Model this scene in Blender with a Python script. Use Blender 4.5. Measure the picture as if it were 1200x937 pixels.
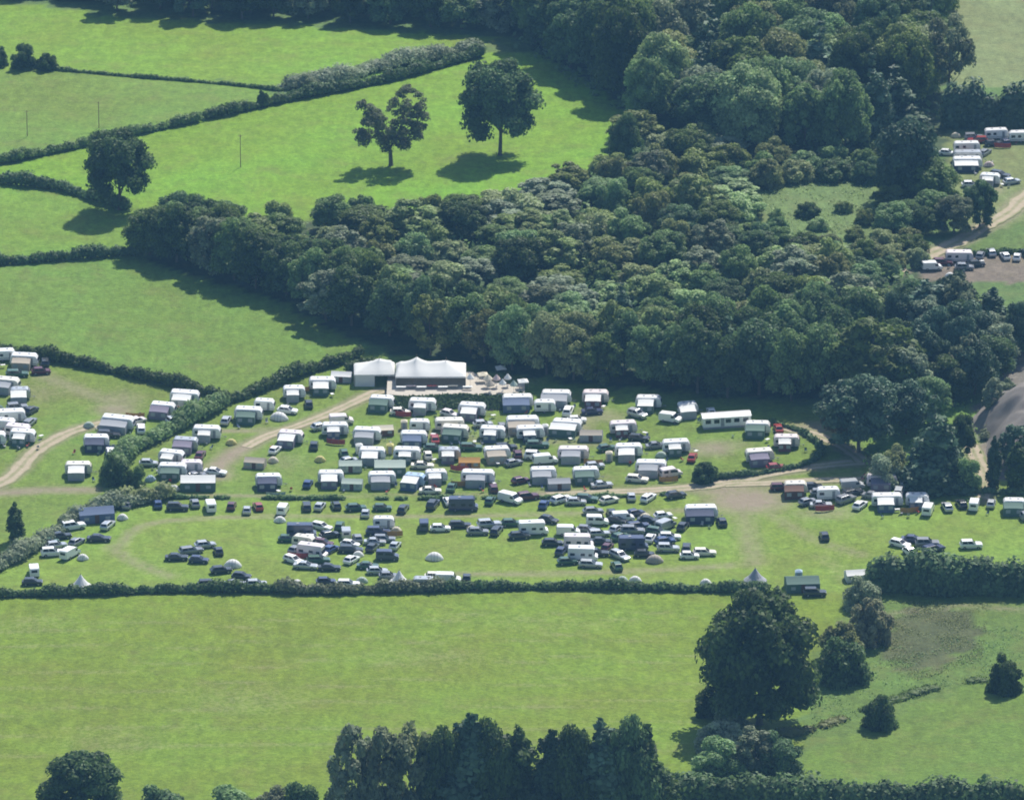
import bpy, math, random
import numpy as np

# ---------------------------------------------------------------- clear, camera, world, sun
for o in list(bpy.data.objects):
    bpy.data.objects.remove(o)
SC = bpy.context.scene
COL = SC.collection
R = math.radians
PITCH = 19.0
F = 7500.0                       # focal length in photo pixels
DIST = 1450.0
CAMZ = DIST * math.sin(R(PITCH))

cam = bpy.data.cameras.new('camera')
cam.sensor_width = 36.0
cam.lens = 36.0 * F / 1200.0
cam.clip_start = 1.0
cam.clip_end = 20000.0
cam.dof.use_dof = True           # soft long-lens focus
cam.dof.focus_distance = 690.0
cam.dof.aperture_fstop = 0.9
camo = bpy.data.objects.new('camera', cam)
COL.objects.link(camo)
camo.location = (0, 0, CAMZ)
camo.rotation_euler = (R(90 - PITCH), 0, 0)
SC.camera = camo

SUN_EL, SUN_AZ = 51.0, 24.0      # azimuth from +Y towards +X
w = bpy.data.worlds.new("World")
SC.world = w
w.use_nodes = True
nt = w.node_tree
sky = nt.nodes.new('ShaderNodeTexSky')
sky.sky_type = 'NISHITA'
sky.sun_disc = False
sky.sun_elevation = R(SUN_EL)
sky.sun_rotation = R(SUN_AZ)
sky.altitude = 100
bg = nt.nodes['Background']
nt.links.new(sky.outputs[0], bg.inputs[0])
bg.inputs[1].default_value = 0.095

sun = bpy.data.lights.new('sun', 'SUN')
sun.energy = 4.6
sun.angle = R(0.55)
sun.color = (1.0, 0.955, 0.88)
suno = bpy.data.objects.new('sun', sun)
COL.objects.link(suno)
suno.location = (100, 1500, 600)
sx, sy, sz = math.sin(R(SUN_AZ)) * math.cos(R(SUN_EL)), math.cos(R(SUN_AZ)) * math.cos(R(SUN_EL)), math.sin(R(SUN_EL))
from mathutils import Vector, Matrix
suno.rotation_euler = Vector((sx, sy, sz)).to_track_quat('Z', 'Y').to_euler()

SC.view_settings.view_transform = 'Standard'
SC.view_settings.look = 'None'
SC.view_settings.exposure = 0.52
SC.view_settings.gamma = 1.0
SC.render.filter_size = 1.9
SC.cycles.use_denoising = True
SC.cycles.max_bounces = 5
SC.cycles.volume_bounces = 0
SC.cycles.transparent_max_bounces = 6

# ---------------------------------------------------------------- terrain and placement
def sramp(y, a, b):              # integral of a smooth 0..1 step, so slope eases in
    t = np.clip((y - a) / (b - a), 0, 1)
    return (b - a) * t * t * t * (1 - t / 2) * 1.0 + np.maximum(y - b, 0)

def ter(x, y):
    x = np.asarray(x, float); y = np.asarray(y, float)
    up = 0.04 * (sramp(y, 1270, 1330) - sramp(y, 1440, 1540)) - 0.012 * (sramp(y, 1540, 1640) - sramp(y, 2000, 2200))
    far = np.exp(-((np.maximum(np.abs(x) - 160, 0)) / 200) ** 2) * np.exp(-(np.maximum(np.abs(y - 1400) - 330, 0) / 200) ** 2)
    und = 0.55 * np.sin(x * .031 + y * .017 + 1) + 0.45 * np.sin(x * .019 - y * .035 + 2.2) + 0.22 * np.sin(x * .08 + 1.3 * np.sin(y * .03)) * np.sin(y * .055)
    return up + und * far

CP, SP = math.cos(R(PITCH)), math.sin(R(PITCH))
def at(px, py, up=0.0):
    """ground point seen at a photo pixel (a point 'up' metres above the ground lies on that sight line)"""
    dx, dy = (px - 600) / F, (468.5 - py) / F
    d = Vector((dx, CP + dy * SP, -SP + dy * CP))
    t = (CAMZ) / -d.z
    for _ in range(12):
        x, y = d.x * t, d.y * t
        t = (CAMZ - float(ter(x, y)) - up) / -d.z
    x, y = d.x * t, d.y * t
    return Vector((x, y, float(ter(x, y))))
def mpp(p):                      # metres per photo pixel at a point
    return (p.y * CP + (CAMZ - p.z) * SP) / F

# ---------------------------------------------------------------- object helpers
def link(name, me, parent=None):
    o = bpy.data.objects.new(name, me)
    COL.objects.link(o)
    if parent: o.parent = parent
    return o
def tag(o, label=None, cat=None, group=None, kind=None):
    if label: o['label'] = label
    if cat: o['category'] = cat
    if group: o['group'] = group
    if kind: o['kind'] = kind
    return o

def mat(name, col, rough=0.7, metal=0.0, vary=0.12, scale=3.0, bump=0.0, spec=0.4, transl=0.0):
    m = bpy.data.materials.new(name); m.use_nodes = True
    n, l = m.node_tree.nodes, m.node_tree.links
    b = n['Principled BSDF']
    b.inputs['Roughness'].default_value = rough
    b.inputs['Metallic'].default_value = metal
    b.inputs['Specular IOR Level'].default_value = spec
    if name.startswith('paint'): b.inputs['Coat Weight'].default_value = .8; b.inputs['Coat Roughness'].default_value = .12
    tc = n.new('ShaderNodeTexCoord')
    nz = n.new('ShaderNodeTexNoise'); nz.inputs['Scale'].default_value = scale; nz.inputs['Detail'].default_value = 4
    l.new(tc.outputs['Object'], nz.inputs['Vector'])
    mx = n.new('ShaderNodeMix'); mx.data_type = 'RGBA'
    mx.inputs['A'].default_value = (*[c * (1 - vary) for c in col], 1)
    mx.inputs['B'].default_value = (*[min(1, c * (1 + vary)) for c in col], 1)
    l.new(nz.outputs['Fac'], mx.inputs['Factor'])
    l.new(mx.outputs['Result'], b.inputs['Base Color'])
    if bump:
        bp = n.new('ShaderNodeBump'); bp.inputs['Strength'].default_value = bump; bp.inputs['Distance'].default_value = 0.1
        l.new(nz.outputs['Fac'], bp.inputs['Height']); l.new(bp.outputs['Normal'], b.inputs['Normal'])
    if transl:
        t = n.new('ShaderNodeBsdfTranslucent'); l.new(mx.outputs['Result'], t.inputs['Color'])
        ms = n.new('ShaderNodeMixShader'); ms.inputs[0].default_value = transl
        l.new(b.outputs[0], ms.inputs[1]); l.new(t.outputs[0], ms.inputs[2])
        l.new(ms.outputs[0], n['Material Output'].inputs['Surface'])
    return m

def leafmat(name, col, spread=0.45, transl=0.42):
    """leaf colour: each clump and each tree its own shade of green"""
    m = bpy.data.materials.new(name); m.use_nodes = True
    n, l = m.node_tree.nodes, m.node_tree.links
    b = n['Principled BSDF']; b.inputs['Roughness'].default_value = 0.6
    b.inputs['Specular IOR Level'].default_value = 0.25
    a = n.new('ShaderNodeAttribute'); a.attribute_name = 'clump'
    oi = n.new('ShaderNodeObjectInfo')
    hsv = n.new('ShaderNodeHueSaturation')
    hsv.inputs['Color'].default_value = (*col, 1)
    def mr(src, lo, hi):
        r = n.new('ShaderNodeMapRange'); r.inputs['To Min'].default_value = lo; r.inputs['To Max'].default_value = hi
        l.new(src, r.inputs['Value']); return r.outputs[0]
    l.new(mr(oi.outputs['Random'], 0.492, 0.528), hsv.inputs['Hue'])
    l.new(mr(oi.outputs['Random'], 1.12, 0.82), hsv.inputs['Saturation'])
    v = n.new('ShaderNodeMath'); v.operation = 'MULTIPLY'
    l.new(mr(a.outputs['Fac'], 1 - spread, 1 + spread), v.inputs[0])
    l.new(mr(oi.outputs['Random'], 0.68, 1.42), v.inputs[1])
    l.new(v.outputs[0], hsv.inputs['Value'])
    l.new(hsv.outputs[0], b.inputs['Base Color'])
    t = n.new('ShaderNodeBsdfTranslucent'); l.new(hsv.outputs[0], t.inputs['Color'])
    ms = n.new('ShaderNodeMixShader'); ms.inputs[0].default_value = transl
    l.new(b.outputs[0], ms.inputs[1]); l.new(t.outputs[0], ms.inputs[2])
    l.new(ms.outputs[0], n['Material Output'].inputs['Surface'])
    return m

LEAF = {
    'dark':  leafmat('leaf_dark', (0.095, 0.146, 0.043)),
    'mid':   leafmat('leaf_mid', (0.165, 0.235, 0.068)),
    'light': leafmat('leaf_light', (0.264, 0.329, 0.106)),
    'olive': leafmat('leaf_olive', (0.248, 0.274, 0.106)),
    'grey':  leafmat('leaf_grey', (0.244, 0.282, 0.161)),
    'pine':  leafmat('leaf_pine', (0.079, 0.129, 0.064), transl=.2),
    'lime':  leafmat('leaf_lime', (0.224, 0.336, 0.068)),
    'brown': leafmat('leaf_brown', (0.218, 0.202, 0.102)),
}
M_BARK = mat('bark', (.12, .10, .08), .9, bump=.5, vary=.3)

# ---------------------------------------------------------------- leaf-clump meshes
def quads(P, N, S, rng):
    """leaf clump quads: centres P, normals N, sizes S"""
    k = len(P)
    a = rng.normal(size=(k, 3)); a -= (a * N).sum(1)[:, None] * N
    a /= np.linalg.norm(a, axis=1)[:, None] + 1e-9
    b = np.cross(N, a)
    s = S[:, None]; e = (rng.uniform(.6, 1.0, k))[:, None]
    j = lambda: 1 + rng.uniform(-.3, .3, (k, 1))
    V = np.stack([P + s * (a * j() + b * e * .15), P + s * (b * e * j()), P - s * (a * j() + b * e * .1), P - s * (b * e * j())], 1)
    V[:, 0] += N * s * rng.uniform(-.25, .1, (k, 1)); V[:, 2] += N * s * rng.uniform(-.25, .1, (k, 1))
    return V.reshape(-1, 3)

ICO_V = None
def ico():
    global ICO_V
    if ICO_V is None:
        t = (1 + 5 ** .5) / 2
        v = np.array([(-1, t, 0), (1, t, 0), (-1, -t, 0), (1, -t, 0), (0, -1, t), (0, 1, t), (0, -1, -t), (0, 1, -t), (t, 0, -1), (t, 0, 1), (-t, 0, -1), (-t, 0, 1)], float)
        v /= np.linalg.norm(v[0])
        f = np.array([(0, 11, 5), (0, 5, 1), (0, 1, 7), (0, 7, 10), (0, 10, 11), (1, 5, 9), (5, 11, 4), (11, 10, 2), (10, 7, 6), (7, 1, 8), (3, 9, 4), (3, 4, 2), (3, 2, 6), (3, 6, 8), (3, 8, 9), (4, 9, 5), (2, 4, 11), (6, 2, 10), (8, 6, 7), (9, 8, 1)])
        ICO_V = (v, f)
    return ICO_V

def leaf_mesh(name, Q, clump, cores=()):
    """Q: (4k,3) quad corners, clump: k values; cores: (centre, radii, clump)"""
    k = len(Q) // 4
    V = [Q]; A = [np.repeat(clump, 4)]
    faces = np.arange(4 * k)
    ls = list(range(0, 4 * k, 4)); lt = [4] * k
    loops = [faces]
    base = 4 * k; off = 4 * k
    iv, jf = ico()
    for c, r, cl in cores:
        V.append(iv * np.asarray(r) + np.asarray(c)); A.append(np.full(12, cl))
        loops.append((jf + base).ravel())
        ls += [off + 3 * i for i in range(20)]; lt += [3] * 20
        base += 12; off += 60
    V = np.concatenate(V); A = np.concatenate(A); loops = np.concatenate(loops)
    me = bpy.data.meshes.new(name)
    me.vertices.add(len(V)); me.vertices.foreach_set('co', V.astype(np.float32).ravel())
    me.loops.add(len(loops)); me.loops.foreach_set('vertex_index', loops.astype(np.int32))
    me.polygons.add(len(ls)); me.polygons.foreach_set('loop_start', np.array(ls, np.int32))
    me.update(calc_edges=True)
    at_ = me.attributes.new('clump', 'FLOAT', 'POINT'); at_.data.foreach_set('value', np.clip(A, 0, 1).astype(np.float32))
    me.validate()
    return me

def unit(v): return v / (np.linalg.norm(v, axis=-1, keepdims=True) + 1e-9)

def lobes_to_mesh(name, L, nleaf, leaf, rng, core=.7, up=.25):
    """L: list of (centre, (rx,ry,rz))"""
    C = np.array([c for c, r in L]); RR = np.array([r for c, r in L])
    wgt = (RR.prod(1)) ** (2 / 3); wgt /= wgt.sum()
    P, N, S, A = [], [], [], []
    tone = rng.uniform(.15, .85, len(L))
    for i in range(len(L)):
        k = int(nleaf * wgt[i] * 1.5) + 4
        d = unit(rng.normal(size=(k, 3))); d[:, 2] = np.where(d[:, 2] < -.4, -d[:, 2], d[:, 2]); d = unit(d)
        p = C[i] + d * RR[i] * rng.uniform(.72, 1.2, (k, 1))
        keep = np.ones(k, bool)
        for j in range(len(L)):
            if j != i: keep &= (((p - C[j]) / (RR[j] * .72)) ** 2).sum(1) > 1
        p = p[keep]; d = d[keep]; k = len(p)
        n = unit(d + rng.normal(size=(k, 3)) * .6 + np.array([0, 0, up]))
        P.append(p); N.append(n); S.append(leaf * rng.uniform(.55, 1.25, k)); A.append(tone[i] + rng.uniform(-.28, .28, k))
    P, N, S, A = map(np.concatenate, (P, N, S, A))
    cores = [(C[i], RR[i] * core, .35) for i in range(len(L))] if core else ()
    return leaf_mesh(name, quads(P, N, S, rng), A, cores)

def crown_round(seed, H, Rr, zb, nl, nleaf, leaf, lobe=(.30, .46), core=.72, flat=1.0, gap=0, low=1.93):
    rng = np.random.default_rng(seed)
    zc, az = (zb + H) / 2, (H - zb) / 2
    L = []
    for i in range(nl):
        z = 1 - low * (i + .5) / nl
        th = i * 2.39996 + rng.uniform(-.5, .5)
        rr = math.sqrt(max(0, 1 - (z if z > 0 else z * .62) ** 2))
        r = rng.uniform(*lobe) * Rr
        k = rng.uniform(.60, .86) if not gap else rng.uniform(.55, .95)
        L.append((np.array([rr * math.cos(th) * Rr * k, rr * math.sin(th) * Rr * k, zc + z * az * k]), (r, r, r * .85 * flat)))
    if not gap: L.append((np.array([0, 0, zc]), (Rr * .55, Rr * .55, az * .6)))
    return lobes_to_mesh('crown', L, nleaf, leaf, rng, core)

def crown_cone(seed, H, Rr, zb, nleaf, leaf, power=1.0):
    rng = np.random.default_rng(seed)
    L = []
    n = 11
    for i in range(n):
        t = i / (n - 1)
        z = zb + (H - zb) * t * .95
        rad = Rr * (1 - t) ** power + .25
        for k in range(max(1, int(5 * (1 - t) + 1))):
            th = rng.uniform(0, 6.28)
            q = rad * .5 * rng.uniform(.5, 1.1)
            r = max(.45, rad * rng.uniform(.42, .6))
            L.append((np.array([q * math.cos(th), q * math.sin(th), z - rad * .12]), (r, r, r * .75 + .4)))
    return lobes_to_mesh('crown', L, nleaf, leaf, rng, .75, up=0)

def crown_column(seed, H, Rr, zb, nleaf, leaf):
    rng = np.random.default_rng(seed)
    L = []
    n = 22
    for i in range(n):
        t = (i + .5) / n
        z = zb + (H - zb) * t
        env = Rr * (math.sin(math.pi * min(1, t * .8 + .22)) ** .6)
        th = rng.uniform(0, 6.28); q = env * rng.uniform(.1, .62)
        r = env * rng.uniform(.4, .72)
        L.append((np.array([q * math.cos(th), q * math.sin(th), z]), (r, r, r * 1.35)))
    return lobes_to_mesh('crown', L, nleaf, leaf, rng, .72, up=.1)

class MB:
    """collects shapes into one mesh"""
    def __init__(s): s.v = []; s.f = []
    def add(s, v, f):
        b = len(s.v); s.v += [tuple(p) for p in v]; s.f += [tuple(i + b for i in q) for q in f]; return s
    def box(s, x0, x1, y0, y1, z0, z1):
        v = [(x0, y0, z0), (x1, y0, z0), (x1, y1, z0), (x0, y1, z0), (x0, y0, z1), (x1, y0, z1), (x1, y1, z1), (x0, y1, z1)]
        return s.add(v, [(3, 2, 1, 0), (4, 5, 6, 7), (0, 1, 5, 4), (1, 2, 6, 5), (2, 3, 7, 6), (3, 0, 4, 7)])
    def tube(s, pts, rad, n=6, caps=True):
        pts = [Vector(p) for p in pts]; k = len(pts)
        if not hasattr(rad, '__len__'): rad = [rad] * k
        vs = []
        for i, p in enumerate(pts):
            d = (pts[min(i + 1, k - 1)] - pts[max(i - 1, 0)]).normalized()
            a = d.orthogonal().normalized() if abs(d.z) < .99 else Vector((1, 0, 0)); b = d.cross(a)
            vs += [p + rad[i] * (a * math.cos(6.28318 * j / n) + b * math.sin(6.28318 * j / n)) for j in range(n)]
        fs = [(i * n + j, i * n + (j + 1) % n, (i + 1) * n + (j + 1) % n, (i + 1) * n + j) for i in range(k - 1) for j in range(n)]
        if caps: fs += [tuple(range(n - 1, -1, -1)), tuple((k - 1) * n + j for j in range(n))]
        return s.add(vs, fs)
    def prism(s, rings):
        """closed skin through rings of equal point count"""
        n = len(rings[0]); k = len(rings)
        vs = [p for r in rings for p in r]
        fs = [(i * n + j, i * n + (j + 1) % n, (i + 1) * n + (j + 1) % n, (i + 1) * n + j) for i in range(k - 1) for j in range(n)]
        fs += [tuple(range(n - 1, -1, -1)), tuple((k - 1) * n + j for j in range(n))]
        return s.add(vs, fs)
    def panel(s, pts, t=.03, off=.012):
        """thin slab on a planar outline, pushed out along its normal"""
        p = [Vector(q) for q in pts]
        nrm = (p[1] - p[0]).cross(p[2] - p[0]).normalized()
        a = [q + nrm * (off - t) for q in p]; b = [q + nrm * off for q in p]
        return s.prism([a, b])
    def mesh(s, name, m, smooth=False):
        me = bpy.data.meshes.new(name); me.from_pydata(s.v, [], s.f); me.update()
        import bmesh
        bm = bmesh.new(); bm.from_mesh(me); bmesh.ops.recalc_face_normals(bm, faces=bm.faces); bm.to_mesh(me); bm.free()
        if m: me.materials.append(m)
        if smooth:
            for p in me.polygons: p.use_smooth = True
        return me

def trunk_mesh(seed, H, Rr, zb, rad, limbs=5):
    rng = random.Random(seed); mb = MB()
    mb.tube([(0, 0, -.6), (0, 0, .4), (rng.uniform(-.2, .2), rng.uniform(-.2, .2), zb + .5), (rng.uniform(-.4, .4), rng.uniform(-.4, .4), (zb + H) / 2), (0, 0, H * .85)], [rad * 1.5, rad * 1.05, rad * .8, rad * .5, rad * .12], 7)
    for i in range(limbs):
        th = i * 2.4 + rng.uniform(-.3, .3); z = zb * .8 + (H - zb) * .12 * i / 2
        e = Rr * rng.uniform(.5, .8); h = (H - zb) * rng.uniform(.25, .45)
        mb.tube([(0, 0, z), (e * .5 * math.cos(th), e * .5 * math.sin(th), z + h * .45), (e * math.cos(th), e * math.sin(th), z + h)], [rad * .45, rad * .28, rad * .08], 5)
    return mb.mesh('trunk', M_BARK)

PROTO = {}   # kind -> list of (crown, trunk, height, radius)
def proto(kind, crown, H, Rr, zb, rad, seed, limbs=5):
    crown.materials.append(LEAF['mid'])
    PROTO.setdefault(kind, []).append((crown, trunk_mesh(seed, H, Rr, zb, rad, limbs), H, Rr))
for s in (1, 2): proto('oak', crown_round(s, 23, 10.4, 2.6, 48, 10500, .42, (.17, .32), low=1.85), 23, 10.4, 4.5, .55, s, 7)
proto('fulloak', crown_round(3, 23, 10.4, -1, 46, 10000, .46, (.2, .34)), 23, 10.4, 3.5, .6, 3, 7)
proto('open', crown_round(7, 21, 10, 5, 24, 2300, .55, (.17, .27), .45, 1, 1), 21, 10, 5, .5, 7, 9)
for s in range(11, 16): proto('round', crown_round(s, 13, 5.6, .3, (18, 44, 26, 60, 34)[s - 11], 6000, .30, ((.26, .46), (.12, .34), (.2, .42), (.1, .30), (.16, .40))[s - 11]), 13, 5.6, 1.8, .28, s)
for s in range(21, 25): proto('bush', crown_round(s, 6.2, 4.2, -3.2, (14, 24, 36, 48)[s - 21], 4200, .27, ((.26, .46), (.18, .42), (.12, .38), (.10, .3))[s - 21]), 7, 4.2, .6, .15, s, 4)
for s in (31, 32): proto('cone', crown_cone(s, 20, 4.6, 1.2, 2600, .5, .8), 20, 4.6, 1.2, .3, s, 0)
for s in (41, 42): proto('poplar', crown_column(s, 18, 3.0, .8, 2600, .42), 18, 3.0, 1.5, .3, s, 3)
for s in (51, 52): proto('feathery', crown_round(s, 15, 5.2, .2, 34, 3000, .40, (.17, .30), .55, 1.4, 1), 15, 5.2, 2, .22, s, 7)

def crown_fork(seed):
    rng = np.random.default_rng(seed); L = []
    for cx, cz, rx, rz, n in ((-5.2, 10.2, 4.4, 6.2, 30), (4.4, 13.6, 5.2, 6.6, 38), (-1.0, 7.4, 4.0, 3.4, 16), (7.4, 8.8, 2.4, 3.2, 10), (-7.4, 7.2, 2.2, 2.6, 8), (2.5, 5.8, 3.4, 2.0, 9)):
        for i in range(n):
            d = unit(rng.normal(size=3)) * rng.uniform(.35, 1.0)
            r = rng.uniform(.7, 1.6)
            L.append((np.array([cx + d[0] * rx, d[1] * rx, cz + d[2] * rz]), (r, r, r * .9)))
    return lobes_to_mesh('crown', L, 9500, .28, rng, .45)
def trunk_fork():
    mb = MB()
    mb.tube([(0, 0, -.6), (0, 0, .5), (-.1, 0, 3.2), (-.3, 0, 4.6)], [.85, .6, .5, .42], 7)
    for pts, r in (([(-.3, 0, 4.3), (-2.6, .3, 7.6), (-5.2, 0, 12.5)], .36), ([(-.3, 0, 4.3), (2.0, -.3, 8.2), (4.2, 0, 15.5)], .40), ([(1.6, 0, 7.4), (4.5, 1, 9.5), (8.4, 1, 11.5)], .2), ([(-2, 0, 6.6), (-5, -1, 7.4), (-7.8, -1, 8.6)], .2), ([(-.3, 0, 5), (-.6, 1, 8.5)], .18)):
        mb.tube(pts, [r, r * .7, r * .25], 5)
    return mb.mesh('trunk', M_BARK)
_c = crown_fork(4); _c.materials.append(LEAF['mid'])
PROTO['fork'] = [(_c, trunk_fork(), 20.4, 9.6)]
TRNG = random.Random(5)
NTREE = {}
KN = {'fork': 'oak_tree', 'fulloak': 'oak_tree', 'oak': 'oak_tree', 'open': 'oak_tree', 'round': 'broadleaf_tree', 'bush': 'bush', 'cone': 'conifer_tree', 'poplar': 'poplar_tree', 'feathery': 'willow_tree'}
CATS = {'bush': 'bush'}
def tree(p, wm, hm, kind, tone, label, group=None, name=None):
    ps = PROTO[kind]; cr, tr, H, Rr = ps[TRNG.randrange(len(ps))]
    e = link(name or KN[kind], None)
    e.location = p; e.rotation_euler.z = TRNG.uniform(0, 6.28) if kind != 'fork' else 0
    s = wm / (2 * Rr); e.scale = (s, s, hm / H)
    tag(e, label, CATS.get(kind, 'tree'), group)
    t = link('stem' if kind == 'bush' else 'trunk', tr, e)
    c = link('crown', cr, e)
    c.material_slots[0].link = 'OBJECT'; c.material_slots[0].material = LEAF[tone]
    return e
def ptree(px, py, wpx, hpx, kind, tone, label, group=None, name=None):
    p = at(px, py); m = mpp(p)
    return tree(p, wpx * m, hpx * m / math.cos(R(PITCH)) * .98, kind, tone, label, group, name)

def inside(poly, x, y):
    x = np.asarray(x, float); y = np.asarray(y, float); r = np.zeros(x.shape, bool); j = len(poly) - 1
    for i in range(len(poly)):
        xi, yi = poly[i][:2]; xj, yj = poly[j][:2]
        c = ((yi > y) != (yj > y)) & (x < (xj - xi) * (y - yi) / ((yj - yi) or 1e-9) + xi)
        r ^= c; j = i
    return r
def world(px_poly): return [at(a, b) for a, b in px_poly]

# ================================================================ GROUND
def seg_dist(X, Y, pts):
    """distance from grid points to a polyline"""
    D = np.full(X.shape, 1e9)
    for a, b in zip(pts[:-1], pts[1:]):
        dx, dy = b[0] - a[0], b[1] - a[1]; L2 = dx * dx + dy * dy + 1e-9
        t = np.clip(((X - a[0]) * dx + (Y - a[1]) * dy) / L2, 0, 1)
        D = np.minimum(D, np.hypot(X - a[0] - t * dx, Y - a[1] - t * dy))
    return D

def smooth_line(pts, step=2.0):
    """world points of a smoothed photo-pixel polyline"""
    P = [np.array(p[:2]) for p in world(pts)]
    out = []
    for i in range(len(P) - 1):
        p0, p1, p2, p3 = P[max(i - 1, 0)], P[i], P[i + 1], P[min(i + 2, len(P) - 1)]
        n = max(1, int(np.linalg.norm(p2 - p1) / step))
        for k in range(n):
            t = k / n
            out.append(.5 * (2 * p1 + (p2 - p0) * t + (2 * p0 - 5 * p1 + 4 * p2 - p3) * t * t + (3 * p1 - p0 - 3 * p2 + p3) * t ** 3))
    out.append(P[-1])
    return out

# grass colours of the separate fields (albedo) and streakiness
FIELDS = [
    ('camp',    [(-60, 402), (130, 430), (262, 462), (420, 415), (560, 425), (800, 460), (1010, 480), (1280, 500), (1280, 705), (-60, 705)], (0.131, 0.1969, 0.0305)),
    ('carpark', [(-60, 660), (80, 600), (170, 585), (800, 580), (880, 570), (1280, 590), (1280, 705), (-60, 705)], (0.1529, 0.2291, 0.0328)),
    ('pasture_a', [(-60, -10), (130, 20), (590, 45), (480, 66), (440, 76), (330, 100), (-60, 76)], (0.1436, 0.2417, 0.0228)),
    ('pasture_b', [(-60, 76), (330, 102), (310, 120), (-60, 200)], (0.1261, 0.2092, 0.0302)),
    ('pasture_c', [(-60, 206), (0, 192), (300, 124), (560, 62), (650, 60), (760, 140), (740, 200), (560, 250), (180, 270), (120, 240)], (0.1392, 0.2496, 0.0195)),
    ('pasture_d', [(-60, 212), (60, 220), (200, 250), (200, 295), (-60, 308)], (0.1305, 0.2245, 0.027)),
    ('pasture_e', [(-60, 308), (165, 296), (420, 380), (425, 418), (262, 465), (60, 420), (-60, 404)], (0.1166, 0.1916, 0.0292)),
    ('meadow', [(-60, 697), (1010, 694), (960, 760), (900, 1000), (-60, 1000)], (0.1355, 0.1989, 0.0201)),
    ('rough', [(1010, 690), (1280, 690), (1280, 1000), (890, 1000), (940, 850), (960, 760)], (0.0963, 0.1531, 0.0304)),
    ('bracken', [(1050, 716), (1085, 710), (1122, 712), (1152, 738), (1128, 772), (1064, 790), (1036, 764)], (.074, .088, .036)),
    ('knoll', [(930, 890), (1040, 840), (1160, 795), (1280, 790), (1280, 1000), (900, 1000)], (0.1075, 0.1789, 0.0271)),
    ('far_right', [(1095, -20), (1280, -20), (1280, 105), (1110, 100)], (0.1634, 0.198, 0.0788)),
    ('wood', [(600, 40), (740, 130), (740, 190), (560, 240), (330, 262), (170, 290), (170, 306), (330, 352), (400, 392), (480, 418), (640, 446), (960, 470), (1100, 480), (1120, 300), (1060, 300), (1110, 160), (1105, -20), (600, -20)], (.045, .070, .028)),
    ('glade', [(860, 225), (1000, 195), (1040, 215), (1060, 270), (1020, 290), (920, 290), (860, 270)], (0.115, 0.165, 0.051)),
    ('site', [(1110, 150), (1280, 150), (1280, 225), (1140, 300), (1110, 240)], (0.153, 0.1845, 0.0638)),
    ('verge', [(1120, 275), (1280, 250), (1280, 296), (1105, 300)], (0.0945, 0.144, 0.0338)),
    ('yard', [(1085, 300), (1280, 298), (1280, 330), (1080, 330)], (.16, .13, .10)),
    ('bare', [(1148, 470), (1180, 425), (1205, 385), (1280, 380), (1280, 560), (1165, 560), (1150, 520)], (.150, .135, .115)),
    ('lawn', [(1030, 478), (1148, 475), (1150, 590), (1040, 560), (1020, 520)], (0.12, 0.21, 0.036)),
]
TRACKS = [  # photo polyline, half width in metres
    ([(-30, 578), (0, 566), (20, 552), (38, 532), (60, 517), (85, 505), (110, 498), (138, 494)], 1.5),
    ([(468, 455), (440, 460), (400, 478), (370, 491), (340, 502), (310, 512), (288, 524)], 1.5),
    ([(1012, 541), (960, 546), (900, 555), (850, 566), (800, 572), (700, 577), (640, 579)], 1.6),
    ([(850, 568), (900, 566), (960, 563), (1040, 561), (1080, 563)], 1.2),
    ([(920, 502), (950, 508), (985, 522), (1012, 541)], 1.4),
    ([(1138, 522), (1146, 540), (1154, 556), (1152, 585)], 1.5),
    ([(1225, 218), (1200, 232), (1185, 247), (1160, 262), (1120, 285), (1080, 302), (1050, 318)], 2.0),
]
TW = [(smooth_line(p), hw) for p, hw in TRACKS]
WEAR_LINES = [ln for k in range(7) for ln in (([(-30, 735 + 24 * k), (250, 728 + 24 * k), (820, 716 + 26 * k)], .6, .26), ([(-30, 742 + 24 * k), (250, 735 + 24 * k), (820, 723 + 26 * k)], .6, .26))] + [  # worn or bleached grass: polyline, width m, strength
    ([(340, 503), (290, 504), (245, 505)], 1.3, .8),
    ([(290, 522), (268, 535), (254, 548), (258, 558)], 3.0, .95),
    ([(640, 579), (560, 580), (480, 580), (300, 581), (150, 580)], 1.0, .65),
    ([(-10, 578), (60, 574), (110, 574)], 2.2, .9),
    ([(140, 640), (170, 615), (260, 606), (400, 605), (600, 603), (800, 598), (860, 585)], 1.5, .62),
    ([(130, 640), (160, 660), (200, 675)], 1.9, .56),
    ([(520, 672), (640, 672), (760, 668), (860, 662)], 1.7, .6),
    ([(870, 600), (880, 640), (885, 660)], 3.0, .5),
    ([(900, 600), (950, 630), (1010, 650)], 2.0, .45),
    ([(1000, 690), (985, 670), (960, 650)], 2.0, .3),
    ([(1040, 720), (1120, 710), (1210, 715)], 1.6, .45),
    ([(130, 470), (100, 460), (50, 440)], 3, .55),
    ([(680, 520), (690, 480), (720, 490)], 3, .55),
    ([(560, 500), (630, 515), (700, 520)], 2.5, .5),
    ([(470, 505), (560, 515), (640, 540)], 2.5, .5),
]
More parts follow.
